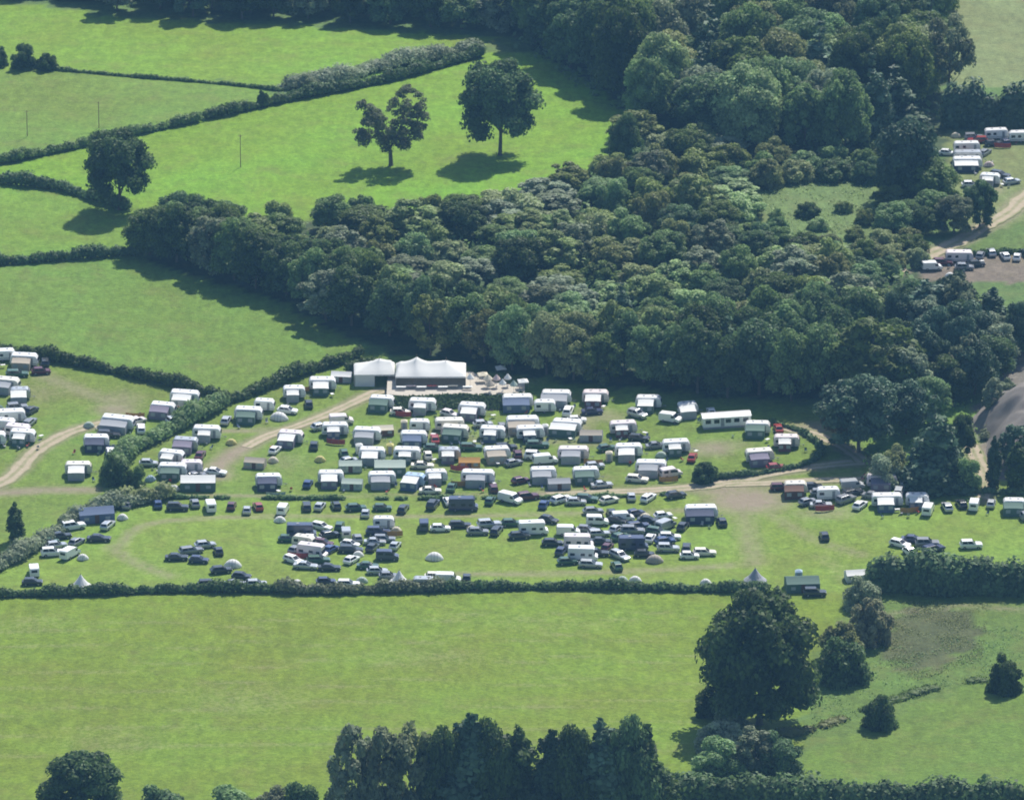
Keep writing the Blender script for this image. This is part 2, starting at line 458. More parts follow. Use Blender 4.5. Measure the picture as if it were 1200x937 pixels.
WEAR_SPOTS = [  # photo centre, radius x m, radius y m, strength
    (876, 586, 10, 8.5, 1.0), (850, 575, 8, 4, .85), (135, 480, 5, 5, .8), (140, 470, 6, 8, .5), (835, 525, 6, 5, .8), (850, 522, 6, 4, .5),
    (700, 487, 5, 4, .6), (40, 460, 8, 7, .35),    (330, 540, 6, 6, .3), (500, 545, 7, 5, .35),
    (970, 600, 8, 5, .5), (1000, 580, 7, 3, .5), (690, 560, 6, 3, .4), (440, 520, 5, 5, .35), (1165, 220, 3, 6, .6), (960, 500, 8, 4, .8), (580, 448, 10, 4, .6), (1010, 555, 8, 3, .35),
    (290, 820, 14, 9, .22), (500, 770, 18, 7, .18), (130, 870, 12, 8, .2), (640, 730, 20, 6, .15), (40, 730, 9, 6, .2),
]
def ground_mat():
    m = bpy.data.materials.new('grassland'); m.use_nodes = True
    n, l = m.node_tree.nodes, m.node_tree.links
    b = n['Principled BSDF']; b.inputs['Roughness'].default_value = .85; b.inputs['Specular IOR Level'].default_value = .15
    tc = n.new('ShaderNodeTexCoord')
    tint = n.new('ShaderNodeAttribute'); tint.attribute_name = 'tint'
    wear = n.new('ShaderNodeAttribute'); wear.attribute_name = 'wear'
    def noise(scale, detail=5, vec=None, rough=.6):
        q = n.new('ShaderNodeTexNoise'); q.inputs['Scale'].default_value = scale; q.inputs['Detail'].default_value = detail; q.inputs['Roughness'].default_value = rough
        l.new(vec or tc.outputs['Object'], q.inputs['Vector']); return q.outputs['Fac']
    def mth(op, a, b_):
        q = n.new('ShaderNodeMath'); q.operation = op
        for i, x in enumerate((a, b_)):
            if isinstance(x, (int, float)): q.inputs[i].default_value = x
            else: l.new(x, q.inputs[i])
        return q.outputs[0]
    def mrange(x, a, b_, c, d):
        q = n.new('ShaderNodeMapRange')
        for i, v in enumerate((a, b_, c, d)): q.inputs[i + 1].default_value = v
        l.new(x, q.inputs[0]); return q.outputs[0]
    mp = n.new('ShaderNodeMapping'); mp.inputs['Scale'].default_value = (.55, .16, 1); mp.inputs['Rotation'].default_value = (0, 0, R(6))
    l.new(tc.outputs['Object'], mp.inputs['Vector'])
    n1 = noise(.028, 5); n2 = noise(.35, 5); n3 = noise(1.1, 6, rough=.75); n4 = noise(1.0, 4, mp.outputs[0])
    v = mth('MULTIPLY', mrange(n1, .3, .7, .88, 1.12), mrange(n2, .3, .7, .84, 1.16))
    v = mth('MULTIPLY', v, mrange(n3, .3, .7, .70, 1.30))
    v = mth('MULTIPLY', v, mrange(n4, .3, .7, .86, 1.14))
    hs = n.new('ShaderNodeHueSaturation'); l.new(tint.outputs['Color'], hs.inputs['Color']); l.new(v, hs.inputs['Value'])
    l.new(mrange(n1, .3, .7, .486, .514), hs.inputs['Hue'])
    n5 = noise(.11, 6, rough=.7)
    dry = n.new('ShaderNodeMix'); dry.data_type = 'RGBA'; dry.inputs['B'].default_value = (.175, .150, .055, 1)
    l.new(mrange(n5, .50, .78, 0, .42), dry.inputs['Factor']); l.new(hs.outputs[0], dry.inputs['A'])
    dirt = n.new('ShaderNodeMix'); dirt.data_type = 'RGBA'
    dirt.inputs['A'].default_value = (.21, .165, .115, 1); dirt.inputs['B'].default_value = (.30, .255, .185, 1)
    l.new(n2, dirt.inputs['Factor'])
    wf = mth('ADD', wear.outputs['Fac'], mrange(n3, .25, .75, -.3, .3))
    wf = mth('MULTIPLY', mrange(wf, .1, .95, 0, 1), mrange(wear.outputs['Fac'], 0, .12, 0, 1))
    mx = n.new('ShaderNodeMix'); mx.data_type = 'RGBA'
    l.new(wf, mx.inputs['Factor']); l.new(dry.outputs['Result'], mx.inputs['A']); l.new(dirt.outputs['Result'], mx.inputs['B'])
    l.new(mx.outputs['Result'], b.inputs['Base Color'])
    bp = n.new('ShaderNodeBump'); bp.inputs['Strength'].default_value = .8; bp.inputs['Distance'].default_value = .25
    l.new(n3, bp.inputs['Height']); l.new(bp.outputs['Normal'], b.inputs['Normal'])
    return m
M_GROUND = ground_mat()

def grid_attr(X, Y):
    T = np.empty(X.shape + (3,)); T[:] = (.09, .15, .04)
    FID = np.zeros(X.shape, int)
    jx = X + 1.2 * np.sin(Y * .7) + .8 * np.sin(X * .9 + 2); jy = Y + 1.4 * np.sin(X * .6) + .9 * np.sin(Y * 1.1 + 1)
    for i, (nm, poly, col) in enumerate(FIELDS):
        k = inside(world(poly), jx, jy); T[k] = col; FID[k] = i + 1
    W = np.zeros(X.shape)
    for pts, hw in TW:
        W = np.maximum(W, np.clip(1.5 - seg_dist(X, Y, pts) / (hw * 1.5), 0, 1) * .9)
    for pts, wd, st in WEAR_LINES:
        W = np.maximum(W, st * np.exp(-(seg_dist(X, Y, smooth_line(pts)) / wd) ** 2))
    for px, py, rx, ry, st in WEAR_SPOTS:
        p = at(px, py); W = np.maximum(W, st * np.exp(-(((X - p.x) / rx) ** 2 + ((Y - p.y) / ry) ** 2) ** 1.3))
    return T, W, FID

def grid_obj(name, x0, x1, y0, y1, st, dz=0.0, hole=None):
    xs = np.arange(x0, x1 + st / 2, st); ys = np.arange(y0, y1 + st / 2, st)
    X, Y = np.meshgrid(xs, ys)
    Z = ter(X, Y) + dz
    T, W, FID = grid_attr(X, Y)
    nx, ny = len(xs), len(ys)
    idx = np.arange(nx * ny).reshape(ny, nx)
    Q = np.stack([idx[:-1, :-1], idx[:-1, 1:], idx[1:, 1:], idx[1:, :-1]], -1).reshape(-1, 4)
    if hole:
        cx, cy = X.ravel()[Q].mean(1), Y.ravel()[Q].mean(1)
        Q = Q[~((cx > hole[0]) & (cx < hole[1]) & (cy > hole[2]) & (cy < hole[3]))]
    me = bpy.data.meshes.new(name)
    V = np.stack([X, Y, Z], -1).reshape(-1, 3).astype(np.float32)
    me.vertices.add(len(V)); me.vertices.foreach_set('co', V.ravel())
    me.loops.add(Q.size); me.loops.foreach_set('vertex_index', Q.astype(np.int32).ravel())
    me.polygons.add(len(Q)); me.polygons.foreach_set('loop_start', np.arange(0, Q.size, 4, dtype=np.int32))
    me.update(calc_edges=True)
    a = me.attributes.new('tint', 'FLOAT_COLOR', 'POINT')
    a.data.foreach_set('color', np.concatenate([T.reshape(-1, 3), np.ones((len(V), 1))], 1).astype(np.float32).ravel())
    a = me.attributes.new('wear', 'FLOAT', 'POINT'); a.data.foreach_set('value', W.astype(np.float32).ravel())
    me.polygons.foreach_set('use_smooth', np.ones(len(Q), bool))
    me.materials.append(M_GROUND)
    return tag(link(name, me), kind='structure')
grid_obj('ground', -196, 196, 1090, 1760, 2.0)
grid_obj('terrain', -3000, 3000, -400, 4600, 50, -1.2, hole=(-180, 180, 1110, 1740))

def track_mat():
    """stony farm track: two pale wheel lines, a grassier crown, ragged verges"""
    m = bpy.data.materials.new('track_stone'); m.use_nodes = True
    n, l = m.node_tree.nodes, m.node_tree.links
    b = n['Principled BSDF']; b.inputs['Roughness'].default_value = .95; b.inputs['Specular IOR Level'].default_value = .1
    a = n.new('ShaderNodeAttribute'); a.attribute_name = 'across'
    tc = n.new('ShaderNodeTexCoord')
    def noise(sc):
        q = n.new('ShaderNodeTexNoise'); q.inputs['Scale'].default_value = sc; q.inputs['Detail'].default_value = 6; q.inputs['Roughness'].default_value = .65
        l.new(tc.outputs['Object'], q.inputs['Vector']); return q.outputs['Fac']
    def mth(op, x, y):
        q = n.new('ShaderNodeMath'); q.operation = op; q.use_clamp = op == 'ADD'
        for i, v in enumerate((x, y)):
            if isinstance(v, (int, float)): q.inputs[i].default_value = v
            else: l.new(v, q.inputs[i])
        return q.outputs[0]
    n1, n2 = noise(.45), noise(1.6)
    r = n.new('ShaderNodeValToRGB')          # grassiness across the track
    e = r.color_ramp.elements
    e[0].position = 0; e[0].color = (.55, .55, .55, 1); e[1].position = 1; e[1].color = (1, 1, 1, 1)
    for p, v in ((.18, .35), (.32, .0), (.66, .0), (.82, .45)):
        q = e.new(p); q.color = (v, v, v, 1)
    ab = mth('ABSOLUTE', a.outputs['Fac'], 0); l.new(ab, r.inputs[0])
    g = mth('ADD', r.outputs[0], mth('MULTIPLY', mth('SUBTRACT', n1, .5), 1.6))
    st = n.new('ShaderNodeMix'); st.data_type = 'RGBA'
    st.inputs['A'].default_value = (.27, .215, .145, 1); st.inputs['B'].default_value = (.50, .43, .32, 1); l.new(n2, st.inputs['Factor'])
    mx = n.new('ShaderNodeMix'); mx.data_type = 'RGBA'
    l.new(g, mx.inputs['Factor']); l.new(st.outputs['Result'], mx.inputs['A']); mx.inputs['B'].default_value = (.16, .19, .07, 1)
    l.new(mx.outputs['Result'], b.inputs['Base Color'])
    bp = n.new('ShaderNodeBump'); bp.inputs['Strength'].default_value = .6; bp.inputs['Distance'].default_value = .15
    l.new(n2, bp.inputs['Height']); l.new(bp.outputs['Normal'], b.inputs['Normal'])
    return m
M_TRACK = track_mat()
def ribbon(name, pts, hw, m, dz=.05, seed=0, kind='structure'):
    rng = random.Random(seed); mb = MB(); vs = []; A = []
    k = len(pts); wob = 0
    cols = (-1.25, -.7, -.25, .25, .7, 1.25)
    for i in range(k):
        a, b = pts[max(i - 1, 0)], pts[min(i + 1, k - 1)]
        d = (b - a) / (np.linalg.norm(b - a) + 1e-9); nn = np.array([-d[1], d[0]])
        wob = wob * .8 + rng.uniform(-.1, .1)
        for q in cols:
            p = pts[i] + nn * q * hw * (1 + wob + rng.uniform(-.18, .18) * (abs(q) > 1))
            vs.append((p[0], p[1], float(ter(p[0], p[1])) + dz)); A.append(q / 1.25)
    c = len(cols)
    fs = [(i * c + j, i * c + j + 1, (i + 1) * c + j + 1, (i + 1) * c + j) for i in range(k - 1) for j in range(c - 1)]
    mb.add(vs, fs)
    me = mb.mesh(name, m)
    me.attributes.new('across', 'FLOAT', 'POINT').data.foreach_set('value', np.array(A, np.float32))
    return tag(link(name, me), kind=kind)
for i, (pts, hw) in enumerate(TW): ribbon('track', pts, hw, M_TRACK, seed=i, dz=.05 + .012 * i)

def mound(px, py, rx, ry, h):
    c = at(px, py); n, k = 60, 40; vs = []; rng = np.random.default_rng(3)
    for j in range(k + 1):
        for i in range(n):
            t = 6.28318 * i / n; r = 1 - j / k
            wob = 1 + .12 * math.sin(3 * t + 1) + .07 * math.sin(7 * t)
            x, y = c.x + rx * r * wob * math.cos(t), c.y + ry * r * wob * math.sin(t)
            prof = (1 - r * r) ** 1.3
            z = h * prof * (1 + .10 * math.sin(x * .35) * math.sin(y * .3)) + .35 * math.sin(x * .9 + math.sin(y * .8)) * min(1, 4 * (1 - r)) * math.sin(y * 1.1)
            vs.append((x, y, float(ter(x, y)) - .15 + z))
    fs = [(j * n + i, j * n + (i + 1) % n, (j + 1) * n + (i + 1) % n, (j + 1) * n + i) for j in range(k) for i in range(n)]
    return tag(link('mound', MB().add(vs, fs).mesh('mound', mat('spoil_earth', (.185, .165, .145), .95, vary=.3, scale=.5, bump=.6), True)), kind='structure')
mound(1216, 508, 15, 24, 10)
# ================================================================ HEDGES
def hedge_cloud(pts, h, wd, rng, gaps=0.0, leaf=.36, dens=34, hv=.4):
    """leaf clumps and lumpy cores along a world polyline"""
    P, N, S, A, cores = [], [], [], [], []
    pts = [np.array(p[:2]) for p in pts]
    ph = rng.uniform(0, 6.28, 4)
    acc = 0
    for a, b in zip(pts[:-1], pts[1:]):
        L = np.linalg.norm(b - a); d = (b - a) / (L + 1e-9); nn = np.array([-d[1], d[0]])
        s = 0.0
        while s < L:
            t = acc + s
            g = math.sin(t * .21 + ph[0]) + .7 * math.sin(t * .53 + ph[1]) + .5 * math.sin(t * 1.3 + ph[2])
            st = wd * .42
            if gaps and (g + 2.2) / 4.4 < gaps: s += st; continue
            hh = h * (1 + hv * g * .55 + rng.uniform(-.12, .12)); ww = wd * .5 * (1 + .12 * g)
            c2 = a + d * s + nn * rng.uniform(-.12, .12) * wd
            z0 = float(ter(c2[0], c2[1]))
            r = np.array([max(ww, .4), max(ww, .4), hh * .55])
            c = np.array([c2[0], c2[1], z0 + hh * .46])
            cores.append((c, r * np.array([.85, .85, .88]), .35))
            lump = [(c, r)]
            if h > 4: lump.append((c - np.array([nn[0] * .1, nn[1] * .1, hh * .30]), r * np.array([.98, .98, .7])))
            for c, r in lump:
                k = max(6, int(dens * st * (hh + ww) / 2.4))
                u = unit(rng.normal(size=(k, 3))); u[:, 2] = np.abs(u[:, 2]) * 1.1 - .35; u = unit(u)
                P.append(c + u * r * rng.uniform(.85, 1.12, (k, 1))); N.append(unit(u + rng.normal(size=(k, 3)) * .4 + np.array([0, 0, .2])))
                S.append(leaf * rng.uniform(.6, 1.2, k)); A.append(rng.uniform(.2, .8) + rng.uniform(-.25, .25, k))
            if h > 4: cores.append((c, r * np.array([.9, .9, .9]), .35))
            s += st
        acc += L
    P, N, S, A = map(np.concatenate, (P, N, S, A))
    return quads(P, N, S, rng), A, cores
def hedge(pxpts, h, wd, tone, label, seed, gaps=0, leaf=.36, name='hedge', cat='hedge', hv=.42, group=None, dens=34):
    rng = np.random.default_rng(seed)
    pts = smooth_line(pxpts, 3.0)
    Q, A, cores = hedge_cloud(pts, h, wd, rng, gaps, leaf, dens, hv)
    me = leaf_mesh('hedge', Q, A, cores); me.materials.append(LEAF[tone])
    return tag(link(name, me), label, cat, group)

hedge([(-25, 699), (40, 698), (100, 697), (240, 693), (330, 694)], 2.0, 2.4, 'dark', 'clipped dark field hedge under the parked white van at its far end', 1)
hedge([(330, 694), (400, 695), (520, 692)], 2.3, 3.0, 'grey', 'bushy grey green field hedge stretch beside the white tents above the open meadow', 2, hv=.4)
hedge([(520, 692), (640, 690), (740, 691), (850, 693), (900, 692)], 1.9, 2.2, 'dark', 'thin dark field hedge running up behind the big dark oak', 3)
hedge([(150, 584), (250, 584), (400, 585), (520, 585), (640, 584), (700, 583), (790, 579)], .8, 1.2, 'mid', 'low ragged hedge along the lane between caravans and car field', 4, gaps=.38, hv=.6, leaf=.3)
hedge([(128, 566), (140, 545), (160, 527), (190, 512), (230, 492), (262, 476)], 3.2, 4.2, 'mid', 'broad bushy hedge dividing the two caravan fields', 5, hv=.5)
hedge([(262, 474), (290, 465), (320, 452), (350, 441), (390, 428), (425, 417)], 2.6, 3.0, 'dark', 'dark hedge climbing from the hedge corner to the marquee', 6)
hedge([(-25, 412), (0, 413), (60, 422), (130, 437), (200, 452), (262, 468)], 2.5, 2.8, 'dark', 'straight dark hedge between the green pasture and the outer caravans', 7)
hedge([(-25, 311), (60, 306), (120, 301), (168, 299)], 2.6, 2.6, 'dark', 'short dark hedge ending at the wooded corner', 8)
hedge([(-25, 213), (60, 221), (120, 238), (150, 247)], 2.8, 3.0, 'dark', 'dark hedge ending under the round oak', 9)
hedge([(-25, 197), (60, 180), (150, 160), (235, 142)], 2.4, 2.6, 'mid', 'lower stretch of the long diagonal hedge between bright pastures', 10, hv=.4)
hedge([(243, 140), (300, 127), (350, 116), (400, 107), (470, 92), (565, 66)], 2.6, 2.8, 'dark', 'upper stretch of the long diagonal hedge reaching the dark wood', 11, hv=.4)
hedge([(60, 82), (160, 91), (260, 99), (330, 107)], .9, 1.0, 'mid', 'thin low hedge line across the upper pasture', 12)
hedge([(335, 104), (400, 95), (440, 82), (500, 70), (560, 58)], 3.0, 6.0, 'grey', 'grey scrubby thicket strip beside the upper diagonal hedge', 13, hv=.6, name='thicket', cat='thicket')
hedge([(-10, 672), (20, 655), (45, 640), (80, 615), (125, 597), (175, 588)], 2.6, 4.0, 'grey', 'shaggy grey green hedge curving round the car field corner', 14, hv=.5)
hedge([(120, 592), (160, 588), (200, 584)], 3.2, 4.5, 'olive', 'dull brushy thicket behind the blue roofed tent', 15, hv=.5, name='thicket', cat='thicket')
hedge([(905, 496), (935, 505), (960, 522), (962, 533), (945, 545), (905, 553), (865, 559), (838, 561)], 1.2, 1.4, 'dark', 'low hedge looping round the end of the caravan field', 16)
hedge([(1030, 688), (1060, 690), (1120, 693), (1240, 694)], 7.5, 6.0, 'dark', 'tall thick dark hedge of small trees above the rough ground', 17, leaf=.55, hv=.25, dens=20)
hedge([(770, 938), (860, 942), (950, 948), (1080, 950), (1240, 950)], 6.0, 5.5, 'dark', 'tall shaded hedge along the bottom edge of the green knoll', 18, leaf=.5, hv=.2, dens=22)
hedge([(1118, 148), (1160, 149), (1260, 150)], 10.5, 6.5, 'pine', 'tall dark tree belt behind the far caravan site', 19, leaf=.6, hv=.3, dens=18)
hedge([(1130, 300), (1180, 297), (1250, 294)], 1.4, 1.6, 'dark', 'low dark hedge above the row of far parked cars', 20)
hedge([(1000, 838), (1050, 820), (1110, 803), (1165, 795)], .55, 3.2, 'mid', 'rank grass bank running between the two round bushes', 21, gaps=.3, leaf=.26, hv=.7)
hedge([(920, 862), (950, 855), (990, 842)], .9, 3.4, 'olive', 'weedy olive bank beside the willow clumps', 22, gaps=.3, leaf=.28, hv=.7)
hedge([(1150, 525), (1160, 500), (1172, 470)], 1.6, 2.2, 'grey', 'straggly grey hedge at the edge of the bare ground', 23, gaps=.35)
hedge([(1090, 580), (1130, 578), (1200, 579), (1240, 580)], 1.6, 1.8, 'dark', 'clipped dark hedge behind the last caravans of the lane row', 24)
hedge([(410, 436), (445, 430)], 2.2, 2.5, 'dark', 'dark bushes behind the grey tent near the marquee', 25)

# rough weeds and long grass tufts that nobody could count
def tufts(name, poly, n, leaf, h, tone, seed):
    rng = np.random.default_rng(seed); wp = world(poly)
    xs = [p.x for p in wp]; ys = [p.y for p in wp]
    x = rng.uniform(min(xs), max(xs), n * 3); y = rng.uniform(min(ys), max(ys), n * 3)
    clumpy = np.sin(x * .45 + 1.7 * np.sin(y * .21)) * np.sin(y * .33 + 1.3 * np.sin(x * .17)) + rng.normal(size=len(x)) * .45
    k = inside(wp, x, y) & (clumpy > .1); x, y = x[k][:n], y[k][:n]; k = len(x)
    z = ter(x, y) + h * rng.uniform(.1, 1, k)
    N = unit(rng.normal(size=(k, 3)) * .7 + np.array([0, -.2, .8]))
    me = leaf_mesh(name, quads(np.stack([x, y, z], 1), N, leaf * rng.uniform(.5, 1.3, k), rng), rng.uniform(.1, .9, k))
    me.materials.append(LEAF[tone])
    return tag(link(name, me), kind='stuff')
tufts('weeds', [(1035, 705), (1160, 705), (1150, 780), (1060, 800), (1020, 770)], 5500, .15, .3, 'olive', 1)
tufts('weeds', [(960, 800), (1040, 760), (1200, 730), (1200, 790), (1050, 820), (940, 870)], 3500, .18, .25, 'mid', 2)
tufts('undergrowth', [(860, 225), (1000, 195), (1040, 215), (1060, 270), (1020, 290), (920, 290), (860, 270)], 2200, .26, .35, 'light', 3)
tufts('undergrowth', [(560, 245), (740, 195), (860, 225), (860, 270), (1060, 300), (1100, 420), (960, 455), (640, 430), (400, 375), (200, 300), (330, 270)], 9000, .7, 2.6, 'mid', 4)
tufts('undergrowth', [(1020, 500), (1060, 470), (1150, 470), (1150, 590), (1110, 590), (1010, 550)], 700, .4, .7, 'lime', 5)
tufts('undergrowth', [(600, 60), (735, 140), (1000, 190), (1100, 150), (1090, -10), (600, -10)], 3500, .8, 2.5, 'dark', 6)

# ================================================================ TREES standing alone or told apart
T = ptree
T(586, 182, 92, 113, 'oak', 'dark', 'rounded dark oak with bare trunk casting a shadow on the bright pasture')
T(458, 194, 88, 94, 'fork', 'grey', 'thin crowned forked oak with sky gaps, beside the rounded dark oak')
T(140, 246, 80, 96, 'oak', 'dark', 'dark oak in the hedge line between two bright pastures')
T(890, 848, 136, 166, 'fulloak', 'dark', 'very big dark oak standing over the meadow hedge')
T(990, 797, 62, 60, 'bush', 'dark', 'dark round bush in front of the brownish bushes', name='bush')
T(985, 770, 56, 52, 'bush', 'olive', 'brownish green bush behind the dark round bush')
T(1020, 752, 54, 66, 'bush', 'brown', 'tallest brownish bush of the clump below the white box tent')
T(1012, 712, 44, 42, 'bush', 'grey', 'grey brown bush next to the white box tent')
T(1031, 851, 40, 47, 'bush', 'dark', 'small round dark bush alone at the weedy bank')
T(1177, 810, 40, 50, 'bush', 'dark', 'round dark bush alone at the end of the grass bank')
T(836, 838, 46, 44, 'bush', 'dark', 'dark bush under the low branches of the very big oak')
T(858, 850, 40, 40, 'bush', 'grey', 'pale grey bush in front of the very big oak')
T(845, 882, 64, 46, 'bush', 'grey', 'spreading grey willow bush below the very big oak')
T(840, 908, 62, 46, 'bush', 'mid', 'low green bush above the tall shaded hedge')
T(886, 903, 50, 52, 'feathery', 'grey', 'grey leaved willow beside the low green bush', name='willow_tree')
T(912, 905, 54, 54, 'bush', 'dark', 'dark bush where the knoll meets the willow clumps')
T(96, 968, 96, 98, 'round', 'dark', 'round dark tree alone at the near edge of the meadow')
for i, (x, y, wp_, hp, k, t, lb) in enumerate([
    (420, 985, 62, 140, 'feathery', 'grey', 'grey feathery willow at the end of the near poplar row'),
    (455, 990, 60, 150, 'feathery', 'grey', 'second grey feathery willow of the near poplar row'),
    (487, 985, 52, 142, 'feathery', 'olive', 'olive feathery willow joining the dark near poplars'),
    (515, 985, 52, 148, 'round', 'dark', 'rounded dark tree beside the olive feathery willow'),
    (549, 985, 50, 158, 'poplar', 'pine', 'tallest dark poplar of the near row'),
    (578, 985, 56, 143, 'round', 'dark', 'rounded dark tree beside the tallest poplar of the near row'),
    (605, 985, 40, 143, 'poplar', 'dark', 'pointed dark poplar just before the dip in the near row'),
    (644, 985, 38, 138, 'poplar', 'pine', 'narrow dark poplar just after the dip in the near row'),
    (672, 985, 56, 146, 'round', 'dark', 'rounded dark tree in the thick half of the near row'),
    (703, 985, 46, 152, 'poplar', 'pine', 'broad dark poplar in the middle of the thick half of the near row'),
    (733, 985, 58, 148, 'round', 'dark', 'rounded dark tree near the end of the near row'),
    (758, 980, 42, 138, 'poplar', 'dark', 'last dark poplar of the near row, by the tall hedge'),
    (625, 985, 46, 85, 'bush', 'mid', 'lower green bush filling the dip in the near poplar row')]):
    T(x, y, wp_ * (1.4 if k == 'poplar' else 1.15), hp, k, t, lb, group='trees of the near poplar row')
T(190, 965, 64, 52, 'bush', 'dark', 'dark low bush near the round meadow tree')
T(265, 965, 70, 44, 'bush', 'mid', 'low mid green bush at the near meadow edge')
T(320, 968, 64, 52, 'bush', 'grey', 'greyish bush at the near meadow edge')
T(352, 966, 56, 58, 'bush', 'dark', 'dark bush at the foot of the feathery willows')
T(395, 966, 50, 50, 'bush', 'mid', 'green bush touching the first feathery willow')
T(18, 634, 23, 48, 'poplar', 'dark', 'lone slim dark tree by the shaggy car field hedge')
T(1094, 570, 84, 110, 'cone', 'pine', 'big dark pyramid shaped conifer behind the lane caravans')
T(1006, 530, 92, 96, 'round', 'pine', 'dark bluish round tree at the end of the wood edge')
T(985, 520, 46, 74, 'round', 'brown', 'tree with brown tinted crown at the wood corner')
T(1022, 475, 104, 104, 'feathery', 'mid', 'tall light green tree behind the dark round tree')
T(1165, 574, 21, 66, 'poplar', 'pine', 'slim dark cypress like tree by the bright lawn gap')
T(1193, 574, 30, 58, 'poplar', 'dark', 'slim dark tree beyond the bright lawn gap')
T(1132, 574, 36, 42, 'bush', 'mid', 'light green bush in front of the big conifer')
T(1048, 560, 44, 44, 'bush', 'olive', 'pale olive bush beside the big conifer')
T(1035, 568, 40, 40, 'bush', 'grey', 'grey bush between the conifer and the lane caravans')
T(1062, 508, 58, 62, 'round', 'pine', 'dark tree filling the gap behind the big conifer')
T(1090, 496, 52, 58, 'round', 'mid', 'green tree just beyond the big conifer top')
T(1126, 540, 32, 58, 'round', 'dark', 'dark tree at the lawn side of the big conifer')
T(1142, 462, 56, 66, 'round', 'pine', 'dark tree above the bright lawn gap')
T(1168, 492, 36, 50, 'feathery', 'grey', 'bare looking grey tree on the grey mound edge')
T(1190, 548, 40, 54, 'feathery', 'pine', 'dusky tree at the foot of the grey mound')
T(1182, 470, 26, 30, 'bush', 'grey', 'grey shrub on the grey mound')
T(1198, 505, 16, 14, 'bush', 'dark', 'small dark shrub on the grey mound')
T(28, 80, 32, 30, 'bush', 'dark', 'dark bush with twin domes in the upper pasture hedge')
T(55, 82, 26, 24, 'bush', 'dark', 'smaller dark bush in the upper pasture hedge')
T(0, 78, 22, 26, 'bush', 'dark', 'dark bush at the end of the thin upper hedge')
T(826, 563, 34, 28, 'bush', 'dark', 'dark bush at the lane side of the caravan field')
T(137, 566, 36, 40, 'bush', 'dark', 'dark round bush at the foot of the broad hedge')
T(160, 568, 22, 26, 'bush', 'mid', 'small green bush beside the broad hedge foot')
T(732, 192, 36, 58, 'round', 'dark', 'small dark tree at the tip of the bright pasture')
T(1060, 236, 76, 104, 'round', 'pine', 'tall dark oval tree beside the far caravan site')
T(1090, 243, 62, 56, 'round', 'mid', 'green round tree below the tall dark oval tree')
T(1118, 274, 46, 48, 'round', 'grey', 'grey green tree at the bend of the stone track')
T(1148, 266, 40, 58, 'round', 'dark', 'dark tree below the far white caravans')
T(1112, 120, 66, 100, 'open', 'grey', 'airy grey tree at the edge of the pale far field')
T(308, 125, 14, 22, 'bush', 'dark', 'small dark bush standing up from the diagonal hedge')
T(362, 105, 26, 20, 'bush', 'grey', 'grey bush by the thin hedge end')
T(1004, 590, 1, 1, 'bush', 'mid', 'tiny green seedling by the lane') if False else None
# trees of the two woods, many alike
WOODLABEL = {}
def fill(poly, spacing, kinds, hr, wr, group, seed, n=999, places=None):
    rng = random.Random(seed); wp = world(poly); out = []
    x0, x1 = min(p.x for p in wp), max(p.x for p in wp); y0, y1 = min(p.y for p in wp), max(p.y for p in wp)
    for _ in range(9000):
        if len(out) >= n: break
        x, y = rng.uniform(x0, x1), rng.uniform(y0, y1)
        if not bool(inside(wp, np.array([x]), np.array([y]))[0]): continue
        if any((x - a) ** 2 + (y - b) ** 2 < spacing ** 2 for a, b, *_ in PLACED): continue
        k, t, lb = rng.choices([q[:3] for q in kinds], [q[3] for q in kinds])[0]
        h = rng.uniform(*hr); w_ = rng.uniform(*wr)
        PLACED.append((x, y)); out.append(1)
        if places:
            px = 600 + F * x / (y * CP + CAMZ * SP)
            sz = (h - hr[0]) / (hr[1] - hr[0])
            wd = (w_ - wr[0]) / (wr[1] - wr[0])
            lb = ('low ' if sz < .3 else 'tall ' if sz > .72 else '') + (lb[4:] if lb.startswith('low ') else lb[5:] if lb.startswith('tall ') else lb) + ', ' + next((q for lim, q in places if px < lim), places[-1][1])
            if len(lb.split()) < 16 and (wd > .66 or wd < .3): lb = ('broad ' if wd > .66 else 'narrow ') + lb
        tree(Vector((x, y, float(ter(x, y)))), w_, h, k, t, lb, group + ' (' + k + ')')
PLACED = []
# front row of the middle wood: taller crowns that shade the camp
fill([(168, 298), (200, 280), (260, 296), (340, 326), (430, 362), (440, 385), (395, 384), (320, 345), (250, 322), (205, 312)], 6.6,
     [('round', 'dark', 'dark round tree in the wood corner above the pasture', 3), ('round', 'mid', 'mid green round tree in the wood corner above the pasture', 3), ('feathery', 'grey', 'greyish tree in the wood corner above the pasture', 1.5)], (12, 15.5), (9.5, 13), 'wood corner trees', 1, places=[(240, 'at its tip'), (340, 'midway'), (9999, 'near the marquee')])
fill([(430, 372), (560, 398), (640, 418), (800, 432), (800, 458), (720, 452), (560, 428), (470, 408), (430, 394)], 6.2,
     [('round', 'dark', 'dark tree in the wood edge behind the marquee', 2), ('round', 'mid', 'mid green tree in the wood edge behind the marquee', 3), ('round', 'olive', 'olive tree in the wood edge behind the marquee', 2.5), ('feathery', 'light', 'light feathery tree in the wood edge behind the marquee', 1)], (12.5, 15.5), (9, 12), 'wood edge trees behind the marquee', 2, places=[(540, 'straight above it'), (640, 'above the parasols'), (9999, 'towards the static')])
fill([(800, 430), (900, 420), (1010, 410), (1010, 470), (960, 470), (880, 470), (800, 458)], 6.6,
     [('round', 'dark', 'dark tree in the tall wood edge by the static', 4), ('round', 'mid', 'green tree in the tall wood edge by the static', 3), ('cone', 'pine', 'conifer in the tall wood edge by the static', .6)], (15, 19), (10, 14), 'tall wood edge trees', 3, places=[(880, 'straight behind it'), (9999, 'by the wood corner')])
